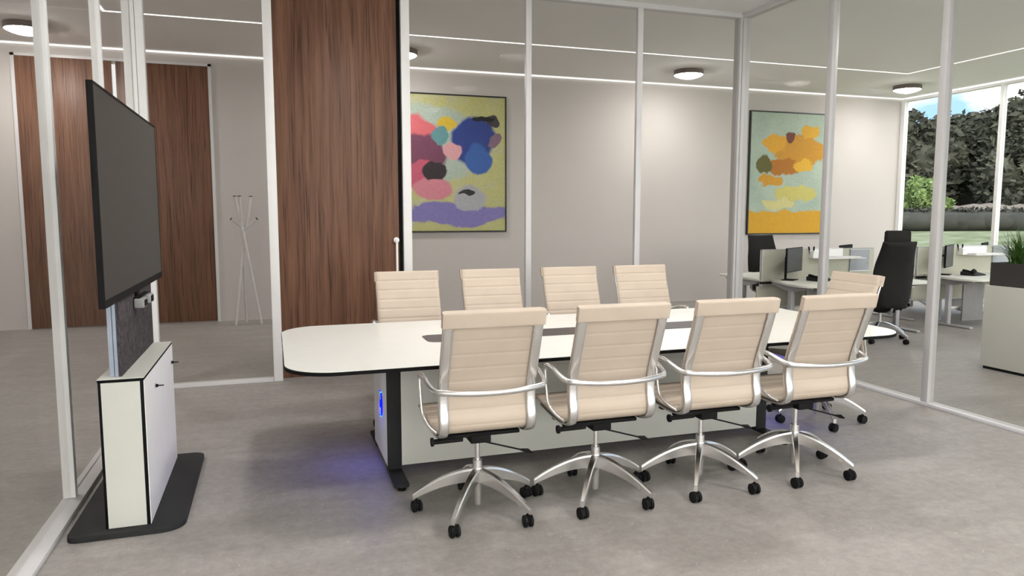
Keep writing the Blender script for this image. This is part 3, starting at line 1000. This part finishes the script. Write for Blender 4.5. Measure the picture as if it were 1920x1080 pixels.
p2 = [(0.0, -0.92, 3.0, 0.26, (0.62, 0.34, 0.025)), (0.28, 0.42, 0.62, 0.30, (0.55, 0.27, 0.025)), (-0.30, 0.55, 0.30, 0.16, (0.70, 0.36, 0.03)), (0.50, 0.76, 0.22, 0.13, (0.66, 0.36, 0.03)),
      (-0.05, 0.12, 0.46, 0.16, (0.42, 0.16, 0.018)), (-0.50, 0.16, 0.16, 0.20, (0.12, 0.11, 0.025)), (0.36, 0.14, 0.24, 0.13, (0.72, 0.42, 0.04)), (0.05, 0.66, 0.12, 0.10, (0.16, 0.05, 0.03)),
      (-0.34, -0.12, 0.30, 0.10, (0.58, 0.29, 0.03)), (0.20, -0.36, 0.52, 0.15, (0.56, 0.50, 0.15)), (-0.20, -0.56, 0.40, 0.10, (0.60, 0.55, 0.24))]
g2 = [(0.3, (0.34, 0.43, 0.35)), (0.7, (0.45, 0.53, 0.43))]
picture('warm painting of orange and yellow patches over pale green, behind the glass corner post', 8.205, 9.880, 1.175, 3.400, patches('warm_canvas', g2, p2, None, 0.26, 4.2))

# ------------------------------------------------------------------ workstations in the open office
DX = 2.65
PC = (7.07, 7.97)     # middle of the left pair of desks
DZ = 0.69
def desk_group(label):
    t = thing('office_desk', label, 'desk', (PC[0], PC[1], 0), 0, 'cream office desks beyond the glass')
    def L(x, y):
        return (x - PC[0], y - PC[1])
    pts = [L(6.235, 7.945), L(6.03, 7.34), L(6.02, 6.995), L(7.0, 6.935), L(8.055, 6.995), L(8.055, 7.945)]
    top = round_poly(pts, [0.02, 0.12, 0.14, 1.5, 0.12, 0.02], 8)
    top = [p for i, p in enumerate(top)]
    MB().prism(top, DZ - 0.026, DZ, bevel=0.003).build('desktop', M['desk'], t)
    for lx in (6.25, 7.98):
        x = lx - PC[0]
        lg = MB().box(x - 0.030, x + 0.030, -0.46, -0.40, 0.028, DZ - 0.10, 0.004).box(x - 0.022, x + 0.022, -0.455, -0.405, 0.30, DZ - 0.04).build('leg', M['desk_grey'], t)
        MB().box(x - 0.028, x + 0.028, -0.80, -0.06, 0.006, 0.030, 0.005).cyl((x, -0.76, 0), (x, -0.76, 0.008), 0.018, 12).cyl((x, -0.10, 0), (x, -0.10, 0.008), 0.018, 12).build('foot', M['desk_grey'], lg)
        br = [(-0.80, DZ - 0.030), (-0.10, DZ - 0.030), (-0.10, DZ - 0.055), (-0.34, DZ - 0.115), (-0.52, DZ - 0.115), (-0.80, DZ - 0.055)]
        MB().prism(br, x - 0.030, x + 0.030, 'X').build('bracket', M['desk_grey'], lg)
    MB().tube([(6.29 - PC[0], -0.43, 0.252), (7.95 - PC[0], -0.43, 0.252)], 0.018, 12).build('crossbar', M['pure_white'], t)
    MB().box(6.40 - PC[0], 6.78 - PC[0], -0.53, -0.505, 0.07, DZ - 0.03, 0.004).build('modesty_panel', M['modesty'], t)
    MB().box(6.45 - PC[0], 6.475 - PC[0], -0.56, -0.531, DZ - 0.10, DZ - 0.027).box(6.70 - PC[0], 6.725 - PC[0], -0.56, -0.531, DZ - 0.10, DZ - 0.027).build('hanger', M['acoustic'], t)
    MB().box(6.05 - PC[0], 6.20 - PC[0], -0.10, -0.05, DZ - 0.055, DZ - 0.027).build('cable_clamp', M['black'], t)
    return t
dA = desk_group('cream office desk left of the black high-back chair, its front row')
dAb = copy_tree(dA); dAb.rotation_euler = (0, 0, PI); dAb['label'] = 'cream office desk behind the left divider screen, below the warm painting'
dB = copy_tree(dA); dB.location.x += DX; dB['label'] = 'cream office desk with grey under-panel, directly behind the planter'
dBb = copy_tree(dAb); dBb.location.x += DX; dBb['label'] = 'cream office desk behind the right divider screen, nearest the windows'

def divider(label):
    t = thing('desk_divider', label, 'divider screen', (PC[0], PC[1], 0), 0, 'divider screens on the desks')
    a, b = 6.105 - PC[0], 7.955 - PC[0]
    for y0 in (-0.024, 0.012):
        MB().box(a + 0.012, b, y0, y0 + 0.012, 0.600, 1.072, 0.003).build('fabric_panel', M['acoustic'], t)
    MB().box(a, b + 0.004, -0.025, 0.025, 1.072, 1.082, 0.002).build('top_rail', M['desk_grey'], t)
    MB().box(a, a + 0.012, -0.025, -0.006, 0.585, 1.072).box(a, a + 0.012, 0.008, 0.025, 0.585, 1.072).build('edge_strip', M['stand'], t)
    MB().box(6.045 - PC[0], 7.90 - PC[0], -0.0115, 0.0115, 0.320, 0.597, 0.002).build('lower_panel', M['acoustic'], t)
    for x in (6.60, 7.55):
        MB().box(x - PC[0] - 0.02, x - PC[0] + 0.02, -0.0105, 0.0105, 0.0, 0.330).build('support', M['desk_grey'], t)
    return t
vA = divider('greenish divider screen between the left pair of desks')
vB = copy_tree(vA); vB.location.x += DX; vB['label'] = 'greenish divider screen between the right pair of desks by the windows'

def organiser(label):
    t = thing('desk_organiser', label, 'organiser', (PC[0], PC[1] - 0.0245, 0), 0, 'white organisers hung on the dividers')
    px = lambda x: x - PC[0]
    mb = MB().box(px(6.845), px(7.41), -0.006, -0.0005, 0.970, 1.077).box(px(6.845), px(7.41), -0.004, 0.053, 1.0825, 1.0865)
    mb.build('back_plate', M['pure_white'], t)
    bx = MB()
    bx.box(px(6.845), px(6.925), -0.090, -0.086, 0.960, 1.030).box(px(6.845), px(6.849), -0.086, -0.0065, 0.960, 1.060).box(px(6.921), px(6.925), -0.086, -0.0065, 0.960, 1.030).box(px(6.849), px(6.921), -0.086, -0.0065, 0.960, 0.964)
    bx.build('pen_box', M['pure_white'], t)
    MB().box(px(6.930), px(7.60), -0.235, -0.0225, 0.955, 0.960).box(px(6.930), px(7.52), -0.0225, -0.0065, 0.955, 0.960).build('shelf', M['pure_white'], t)
    return t
oA = organiser('white shelf and pen box hung on the left divider screen')
oB = copy_tree(oA); oB.location.x += DX; oB['label'] = 'white shelf and pen box hung on the right divider screen'
def pens(label):
    t = thing('pen', label, 'pen', (6.885, PC[1] - 0.07, 0.9645), 0, 'pens in the organisers')
    MB().tube([(-0.008, 0, 0), (0.012, 0.012, 0.135)], 0.0065, 8).build('barrel', M['black'], t)
    MB().box(0.002, 0.024, 0.006, 0.018, 0.100, 0.150, 0.004).build('cap', M['black'], t)
    return t
def papers(label):
    mb = MB()
    for k in range(5):
        r = Matrix.Rotation(random.uniform(-0.05, 0.05), 4, 'Z')
        mb.box(-0.27, 0.22 + 0.02 * k, -0.085, 0.085, 0.004 * k, 0.004 * k + 0.0035, rot=r)
    o = mb.build('paper_stack', M['paper'], None, (7.24, PC[1] - 0.145, 0.9605))
    return tag(o, label, 'papers', 'paper stacks on the organiser shelves')
pa = papers('stack of white papers on the shelf of the left divider screen')
pb = pa.copy(); COL.objects.link(pb); pb.location.x += DX; pb['label'] = 'stack of white papers on the shelf of the right divider screen'
pen_src = pens('black pen standing in the pen box of the left divider screen, tall one')
pen2 = copy_tree(pen_src); pen2.location.x -= 0.022; pen2.location.y += 0.02; pen2.rotation_euler = (-0.1, -0.25, 0); pen2['label'] = 'black pen leaning in the pen box of the left divider screen, short one'
for s, lab in ((pen_src, 'black pen standing in the pen box of the right divider screen, tall one'), (pen2, 'black pen leaning in the pen box of the right divider screen, short one')):
    c = copy_tree(s); c.location.x += DX; c['label'] = lab
def pinboard(label):
    t = thing('pinboard', label, 'pinboard', (7.695, PC[1] - 0.0245, 0.775), 0, 'grey pinboards on the dividers')
    MB().box(-0.165, 0.165, -0.018, -0.0005, 0, 0.285, 0.002).build('board', M['pinboard'], t)
    MB().box(-0.168, 0.168, -0.020, -0.0005, -0.012, 0.0).box(-0.168, 0.168, -0.020, -0.0005, 0.285, 0.292).build('rail', M['steel'], t)
    for x, z in ((-0.07, 0.215), (-0.08, 0.155), (0.125, 0.10)):
        p = MB().lathe([(0, 0), (0.005, 0), (0.006, 0.008), (0, 0.010)], 10).build('pin', M['orange'], t, (x, -0.018, z))
        p.rotation_euler = (PI / 2, 0, 0)
    return t
nA = pinboard('grey pinboard at the right end of the left divider screen')
nB = copy_tree(nA); nB.location.x += DX; nB['label'] = 'grey pinboard on the right divider screen, behind the grass plant'

def monitor(label):
    # front of the display looks towards local -Y
    t = thing('computer_monitor', label, 'monitor', (6.40, 7.765, DZ), 0.55, 'computer monitors on the desks')
    MB().box(-0.115, 0.115, -0.080, 0.075, 0.0, 0.008, 0.002).build('foot', M['black'], t)
    MB().box(-0.028, 0.028, 0.045, 0.062, 0.008, 0.30, 0.003).build('stem', M['black'], t)
    MB().cyl((0, 0.046, 0.27), (0, -0.03, 0.27), 0.014, 12).build('arm', M['black'], t)
    h = MB().box(-0.285, 0.285, -0.060, -0.034, 0.112, 0.425, 0.004).build('housing', M['black'], t)
    MB().box(-0.279, 0.279, -0.0615, -0.0602, 0.122, 0.419).build('display', M['monitor'], h)
    MB().box(-0.16, 0.16, -0.034, -0.026, 0.18, 0.36, 0.003).build('rear_cover', M['charcoal'], h)
    return t
mA = monitor('black computer monitor turned to the right on the desk left of the high-back chair')
mB = copy_tree(mA); mB.location.x += DX; mB['label'] = 'black computer monitor on the desk behind the rightmost glass post'
for src, dx, lab in ((mA, 0, 'monitor top just showing above the left divider screen'), (mA, DX, 'monitor top just showing above the right divider screen')):
    c = copy_tree(src)
    c.location = (2 * PC[0] - 6.40 + dx, 2 * PC[1] - 7.765, DZ)
    c.rotation_euler = (0, 0, 0.55 + PI)
    c['label'] = lab

def phone(label):
    t = thing('desk_phone', label, 'phone', (6.70, 7.56, DZ), 0.15, 'black desk phones')
    side = [(-0.10, 0.0), (0.10, 0.0), (0.10, 0.052), (0.085, 0.056), (-0.10, 0.018)]
    b = MB().prism([(y, z) for y, z in side], -0.13, 0.13, 'X', bevel=0.002).build('base', M['charcoal'], t)
    MB().tube([(-0.095, -0.070, 0.036), (-0.095, -0.03, 0.050), (-0.095, 0.04, 0.065), (-0.095, 0.085, 0.066)], [0.018, 0.015, 0.015, 0.019], 12).tube([(0.01, 0.02, 0.05), (0.05, 0.02, 0.058), (0.09, 0.02, 0.05)], [0.02, 0.03, 0.02], 12).build('handset', M['black'], t, smooth=60)
    return t
fA = phone('black desk phone on the desk left of the high-back chair')
fB = copy_tree(fA); fB.location.x += DX; fB['label'] = 'black desk phone on the desk left of the planter'

# ------------------------------------------------------------------ black office chairs
def make_office_chair(label):
    t = thing('office_chair', label, 'office chair', group='black high-back office chairs')
    F = M['fabric']
    key = [(-0.235, 0.440), (-0.262, 0.52), (-0.262, 0.64), (-0.250, 0.80), (-0.268, 0.95), (-0.305, 1.08), (-0.350, 1.215)]
    path = resample([(p.x, p.y) for p in smooth_path([(a, b, 0) for a, b in key], 8)], 0.02)
    n = len(path)
    wmap = lambda z: 0.205 + 0.045 * math.exp(-((z - 0.84) / 0.22) ** 2) - 0.02 * max(0, (0.55 - z) / 0.12)
    mb = MB()
    tops, bots = [], []
    cols = 8
    for i in range(n):
        a, b = path[max(i - 1, 0)], path[min(i + 1, n - 1)]
        ty, tz = b[0] - a[0], b[1] - a[1]
        l = math.hypot(ty, tz)
        ny, nz = tz / l, -ty / l
        w = wmap(path[i][1])
        th = 0.042 * (0.55 if i in (0, n - 1) else 1)
        tr, br = [], []
        for c in range(cols + 1):
            u = -1 + 2 * c / cols
            cur = 0.035 * u * u
            k = 1 - 0.75 * abs(u) ** 6
            tr.append(mb.bm.verts.new((u * w, path[i][0] + ny * (th * k + cur), path[i][1] + nz * (th * k + cur))))
            br.append(mb.bm.verts.new((u * w, path[i][0] - ny * (th * k - cur), path[i][1] - nz * (th * k - cur))))
        tops.append(tr); bots.append(br)
    for i in range(n - 1):
        for c in range(cols):
            mb.bm.faces.new((tops[i][c], tops[i][c + 1], tops[i + 1][c + 1], tops[i + 1][c]))
            mb.bm.faces.new((bots[i][c], bots[i + 1][c], bots[i + 1][c + 1], bots[i][c + 1]))
        mb.bm.faces.new((tops[i][0], tops[i + 1][0], bots[i + 1][0], bots[i][0]))
        mb.bm.faces.new((tops[i][cols], bots[i][cols], bots[i + 1][cols], tops[i + 1][cols]))
    for i in (0, n - 1):
        for c in range(cols):
            mb.bm.faces.new((tops[i][c], bots[i][c], bots[i][c + 1], tops[i][c + 1]))
    mb.build('backrest', F, t, smooth=55)
    hp = round_poly([(-0.150, 1.190), (0.150, 1.190), (0.146, 1.355), (-0.146, 1.355)], 0.02, 5)
    MB().prism(hp, -0.292, -0.232, 'Y', bevel=0.012).build('headrest', F, t, smooth=60)
    sp = round_poly([(-0.245, -0.20), (0.245, -0.20), (0.250, 0.26), (-0.250, 0.26)], 0.07, 6)
    MB().prism(sp, 0.415, 0.480, bevel=0.02).build('seat', F, t, smooth=60)
    MB().box(-0.11, 0.11, -0.14, 0.14, 0.360, 0.414, 0.012).tube([(0.10, -0.02, 0.39), (0.20, -0.02, 0.395)], 0.010, 10).tube([(0.195, -0.02, 0.395), (0.235, -0.02, 0.396)], [0.02, 0.018], 12).build('tilt_mechanism', M['black'], t)
    MB().tube([(0, -0.10, 0.38), (0, -0.17, 0.375), (0, -0.215, 0.40), (0, -0.235, 0.445)], [0.03, 0.028, 0.025, 0.02], 12, 0.6).build('back_bracket', M['steel'], t)
    for s in (-1, 1):
        a = MB().tube(smooth_path([(s * 0.14, 0.0, 0.395), (s * 0.28, 0.0, 0.41), (s * 0.305, 0.0, 0.47), (s * 0.305, -0.01, 0.655)], 5), 0.014, 10).build('armrest', M['steel'], t, smooth=60)
        MB().box(s * 0.305 - 0.04, s * 0.305 + 0.04, -0.13, 0.12, 0.655, 0.678, 0.010).build('arm_pad', M['desk_grey'], a)
    MB().cyl((0, 0, 0.18), (0, 0, 0.362), 0.017, 16).build('gas_spring', M['steel'], t)
    star_base(t, (152, -136, -64, 8, 80), 0.345, M['steel'], 0.5)
    return t
oc = make_office_chair('black high-back office chair with headrest, seen from behind at the front desk')
oc.location = (7.05, 6.90, 0)
oc.rotation_euler = (0, 0, -0.22)
c = copy_tree(oc); c.location = (7.10, 9.04, 0); c.rotation_euler = (0, 0, PI - 0.1); c['label'] = 'black office chair facing us below the warm painting, beside the corner post'
c = copy_tree(oc); c.location = (9.88, 9.04, 0); c.rotation_euler = (0, 0, PI + 0.1); c['label'] = 'office chair behind the right desks of which mainly castors show'

for o in COL.objects[:]:
    if o.name.startswith('headrest') and o.parent is not oc:      # the two chairs across the desks have none
        bpy.data.objects.remove(o)

# ------------------------------------------------------------------ sideboard with planter at the right edge
sb = thing('sideboard', 'pale cream sideboard cut off by the right edge of the photo', 'sideboard', (7.0, 4.32, 0))
MB().box(-0.217, 0.217, -0.99, 0.99, 0.0, 0.028).build('plinth', M['black'], sb)
MB().box(-0.225, 0.225, -1.02, 1.02, 0.028, 0.842, 0.002).build('body', M['desk'], sb)
for k in range(2):
    dd = MB().box(0.225, 0.243, -1.018 + 1.02 * k, -0.002 + 1.02 * k, 0.032, 0.838, 0.002).build('door', M['desk'], sb)
    MB().tube([(0.243, -0.08 + 0.16 * k, 0.50), (0.262, -0.08 + 0.16 * k, 0.50), (0.262, -0.08 + 0.16 * k, 0.62), (0.243, -0.08 + 0.16 * k, 0.62)], 0.005, 8).build('handle', M['steel'], dd)
pl = thing('grass_planter', 'long dark planter box with tall green grass on the sideboard', 'plant', (6.985, 4.60, 0.842))
pb_ = MB()
pb_.box(-0.20, -0.185, -0.70, 0.70, 0, 0.228).box(0.185, 0.20, -0.70, 0.70, 0, 0.228).box(-0.185, 0.185, -0.70, -0.685, 0, 0.228).box(-0.185, 0.185, 0.685, 0.70, 0, 0.228).box(-0.185, 0.185, -0.685, 0.685, 0, 0.02)
pb_.build('planter_box', M['planter'], pl)
MB().box(-0.1845, 0.1845, -0.6845, 0.6845, 0.021, 0.195).build('soil', M['soil'], pl)
def tuft(cx, cy, n, hgt):
    mb = MB()
    for k in range(n):
        a = random.uniform(0, 2 * PI)
        lean = random.uniform(0.05, 0.34) * (1.6 if random.random() < 0.35 else 1)
        h = hgt * random.uniform(0.6, 1.0) * (1 - 0.35 * lean)
        bx, by = cx + random.gauss(0, 0.03), cy + random.gauss(0, 0.03)
        droop = random.uniform(0.1, 0.6) if lean > 0.25 else random.uniform(0, 0.15)
        w = random.uniform(0.003, 0.0055)
        sx, sy = -math.sin(a), math.cos(a)
        prev = None
        for i in range(7):
            u = i / 6
            r = lean * u ** 1.8
            z = 0.190 + h * (u - droop * u ** 4)
            ww = w * (1 - u ** 2) + 0.0004
            x, y = bx + math.cos(a) * r, by + math.sin(a) * r
            v = (mb.bm.verts.new((x - sx * ww, y - sy * ww, z)), mb.bm.verts.new((x + math.cos(a) * 0.3 * ww, y + math.sin(a) * 0.3 * ww, z + ww * 0.4)), mb.bm.verts.new((x + sx * ww, y + sy * ww, z)))
            if prev:
                mb.bm.faces.new((prev[0], prev[1], v[1], v[0]))
                mb.bm.faces.new((prev[1], prev[2], v[2], v[1]))
            prev = v
    return mb
tuft(-0.05, 0.53, 190, 0.46).build('grass_tuft', M['green'], pl, smooth=60)
tuft(0.0, 0.0, 150, 0.48).build('grass_tuft', M['green'], pl, smooth=60)
tuft(0.0, -0.40, 150, 0.46).build('grass_tuft', M['green'], pl, smooth=60)

# ------------------------------------------------------------------ outside
def foliage(name, stops, scale):
    m, nt, out = new_mat(name)
    v = coords(nt)
    a = noise(nt, v, scale, 5, 0.6, 0.4)
    c = ramp(nt, a.outputs['Fac'], stops)
    principled(nt, out, c, 0.9, 0, 0.1)
    return m
M['lawn'] = foliage('lawn', [(0.35, (0.17, 0.205, 0.10)), (0.5, (0.26, 0.295, 0.185)), (0.65, (0.33, 0.36, 0.25))], 1.1)
M['tree'] = foliage('tree_leaves', [(0.3, (0.065, 0.066, 0.052)), (0.55, (0.105, 0.108, 0.083)), (0.75, (0.165, 0.175, 0.115))], 0.9)
M['hedge'] = foliage('hedge_leaves', [(0.3, (0.055, 0.055, 0.048)), (0.7, (0.09, 0.09, 0.077))], 0.6)
M['bush'] = foliage('bush_leaves', [(0.3, (0.14, 0.20, 0.07)), (0.5, (0.26, 0.36, 0.14)), (0.7, (0.42, 0.50, 0.25))], 1.4)
M['bank'] = foliage('dry_bank', [(0.3, (0.22, 0.19, 0.16)), (0.7, (0.33, 0.29, 0.25))], 0.7)
M['bark'] = plain('bark', (0.06, 0.045, 0.035), 0.9, var=0.3)
struct('bounce_ground', MB().box(-30, 40, -16.0, YF - 0.09, -0.16, -0.06), plain('pale_bounce', (0.76, 0.745, 0.72), 0.8))  # unseen pale ground added to bounce light up onto the ceilings
def polar(r, deg):
    a = math.radians(deg)
    return (r * math.cos(a), r * math.sin(a))
def sector(rings, a0, a1, n, jitter=0.0):
    """Ground between rings of (radius, height) over an angle range."""
    mb = MB()
    prev = None
    for (r, z) in rings:
        row = []
        for k in range(n + 1):
            x, y = polar(r, a0 + (a1 - a0) * k / n)
            row.append(mb.bm.verts.new((x, y, z + random.uniform(-jitter, jitter))))
        if prev:
            for k in range(n):
                mb.bm.faces.new((prev[k], prev[k + 1], row[k + 1], row[k]))
        prev = row
    return mb
lawn = MB()
for (xa, xb, za, zb) in ((-120.0, XR + 0.06, -0.14, -0.14), (XR + 0.06, 14.5, -0.14, 0.0), (14.5, 23.5, 0.0, 0.84), (23.5, 40.0, 0.84, 1.30), (40.0, 90.0, 1.30, 2.0)):
    v = [lawn.bm.verts.new(p) for p in ((xa, -60, za), (xb, -60, zb), (xb, 90, zb), (xa, 90, za))]
    lawn.bm.faces.new(v)
struct('ground', lawn, M['lawn'], smooth=0)
def leaves(mb, ctr, rad, n, size, squash=1.0):
    """Many leaf sprays set on and just inside a rounded crown."""
    for k in range(n):
        d = Vector((random.gauss(0, 1), random.gauss(0, 1), random.gauss(0, 1))).normalized()
        q = Vector(ctr) + Vector((d.x, d.y, d.z * squash)) * rad * random.uniform(0.82, 1.10)
        a = Vector((random.gauss(0, 1), random.gauss(0, 1), random.gauss(0, 0.6))).normalized()
        b = a.cross(Vector((random.gauss(0, 1), random.gauss(0, 1), random.gauss(0, 1)))).normalized()
        l, w = size * random.uniform(0.6, 1.5), size * random.uniform(0.3, 0.6)
        mb.bm.faces.new([mb.bm.verts.new(q + a * l), mb.bm.verts.new(q + b * w), mb.bm.verts.new(q - a * l * 0.6), mb.bm.verts.new(q - b * w)])
def crown_mass(mb, c, r, n, squash, nl, size):
    for k in range(n):
        d = Vector((random.gauss(0, 1), random.gauss(0, 1), random.gauss(0, 1))).normalized() * r * random.uniform(0.3, 0.8)
        q = Vector(c) + Vector((d.x, d.y, d.z * squash))
        rr = r * random.uniform(0.30, 0.55)
        bmesh.ops.create_icosphere(mb.bm, subdivisions=2, radius=rr * 0.70, matrix=Matrix.Translation(q))
        leaves(mb, q, rr, nl, size, squash)
# low dark hedge in front of the trees
def hedge(label, r, d0, d1, z0, z1, mat, depth=1.2):
    mb = MB()
    n = int((d1 - d0) * 2)
    for k in range(n):
        x, y = polar(r + random.uniform(-0.2, 0.2), d0 + (d1 - d0) * (k + 0.5) / n)
        res = bmesh.ops.create_icosphere(mb.bm, subdivisions=2, radius=1.0)
        for v in res['verts']:
            f = 1 + random.uniform(-0.06, 0.06)
            v.co = Vector((v.co.x * depth * f, v.co.y * depth * f, v.co.z * (z1 - z0) / 2 * f)) + Vector((x, y, (z0 + z1) / 2))
        leaves(mb, (x, y, (z0 + z1) / 2), (z1 - z0) * 0.62, 240, 0.12)
    return tag(mb.build('hedge', mat, smooth=80), label, 'hedge')
hedge('low dark hedge across the lawn outside the windows', 34, 20, 60, 0.75, 1.66, M['hedge'])
bank = sector([(36.5, 0.9), (37.5, 1.75), (39.0, 1.92), (41.0, 1.95)], 15, 65, 60, 0.12).build('earth_bank', M['bank'], smooth=80)
tag(bank, 'strip of bare brown earth behind the low hedge outside', 'ground', None, 'stuff')
bb = MB()
for dg, zz, rr in ((42.3, 2.4, 0.85), (41.6, 1.9, 0.7), (42.9, 1.75, 0.6)):
    x, y = polar(35.5, dg)
    crown_mass(bb, (x, y, zz), rr, 7, 0.9, 200, 0.11)
tag(bb.build('bush', M['bush'], smooth=80), 'bright green bush outside, beside the window corner', 'bush')
belt = MB()
for k in range(64):
    dg = 16 + 50 * k / 63
    x, y = polar(47.5 + random.uniform(-0.8, 0.8), dg)
    zz = random.uniform(2.7, 3.7)
    bmesh.ops.create_icosphere(belt.bm, subdivisions=2, radius=1.9, matrix=Matrix.Translation((x, y, zz)) @ Matrix.Diagonal((1, 1, 1.7, 1)))
    leaves(belt, (x, y, zz), 2.1, 520, 0.27, 1.65)
tag(belt.build('thicket', M['tree'], smooth=80), 'dense dark green thicket filling the view between the trees outside', 'thicket', None, 'stuff')
tags = 'blurred dark green tree standing behind the hedge outside the windows'
for k, dg in enumerate((22, 27, 31, 34.5, 37.2, 40.0, 43.0, 46.5, 51, 56)):
    x, y = polar(44 + (k % 2) * 2.5, dg)
    t = thing('tree', tags, 'tree', (x, y, 2.5), 0, 'trees outside the windows')
    top = 6.7 + random.uniform(-0.5, 0.5) 
    mb = MB()
    crown_mass(mb, (0, 0, top * 0.50 - 2.0), 2.9, 12, 1.0, 420, 0.25)
    crown_mass(mb, (random.uniform(-1, 1), random.uniform(-1, 1), top - 4.6), 2.1, 10, 0.9, 380, 0.22)
    mb.build('crown', M['tree'], t, smooth=80)
    MB().cyl((0, 0, -1.5), (0, 0, 2.5), 0.28, 10, 0.18).build('trunk', M['bark'], t)
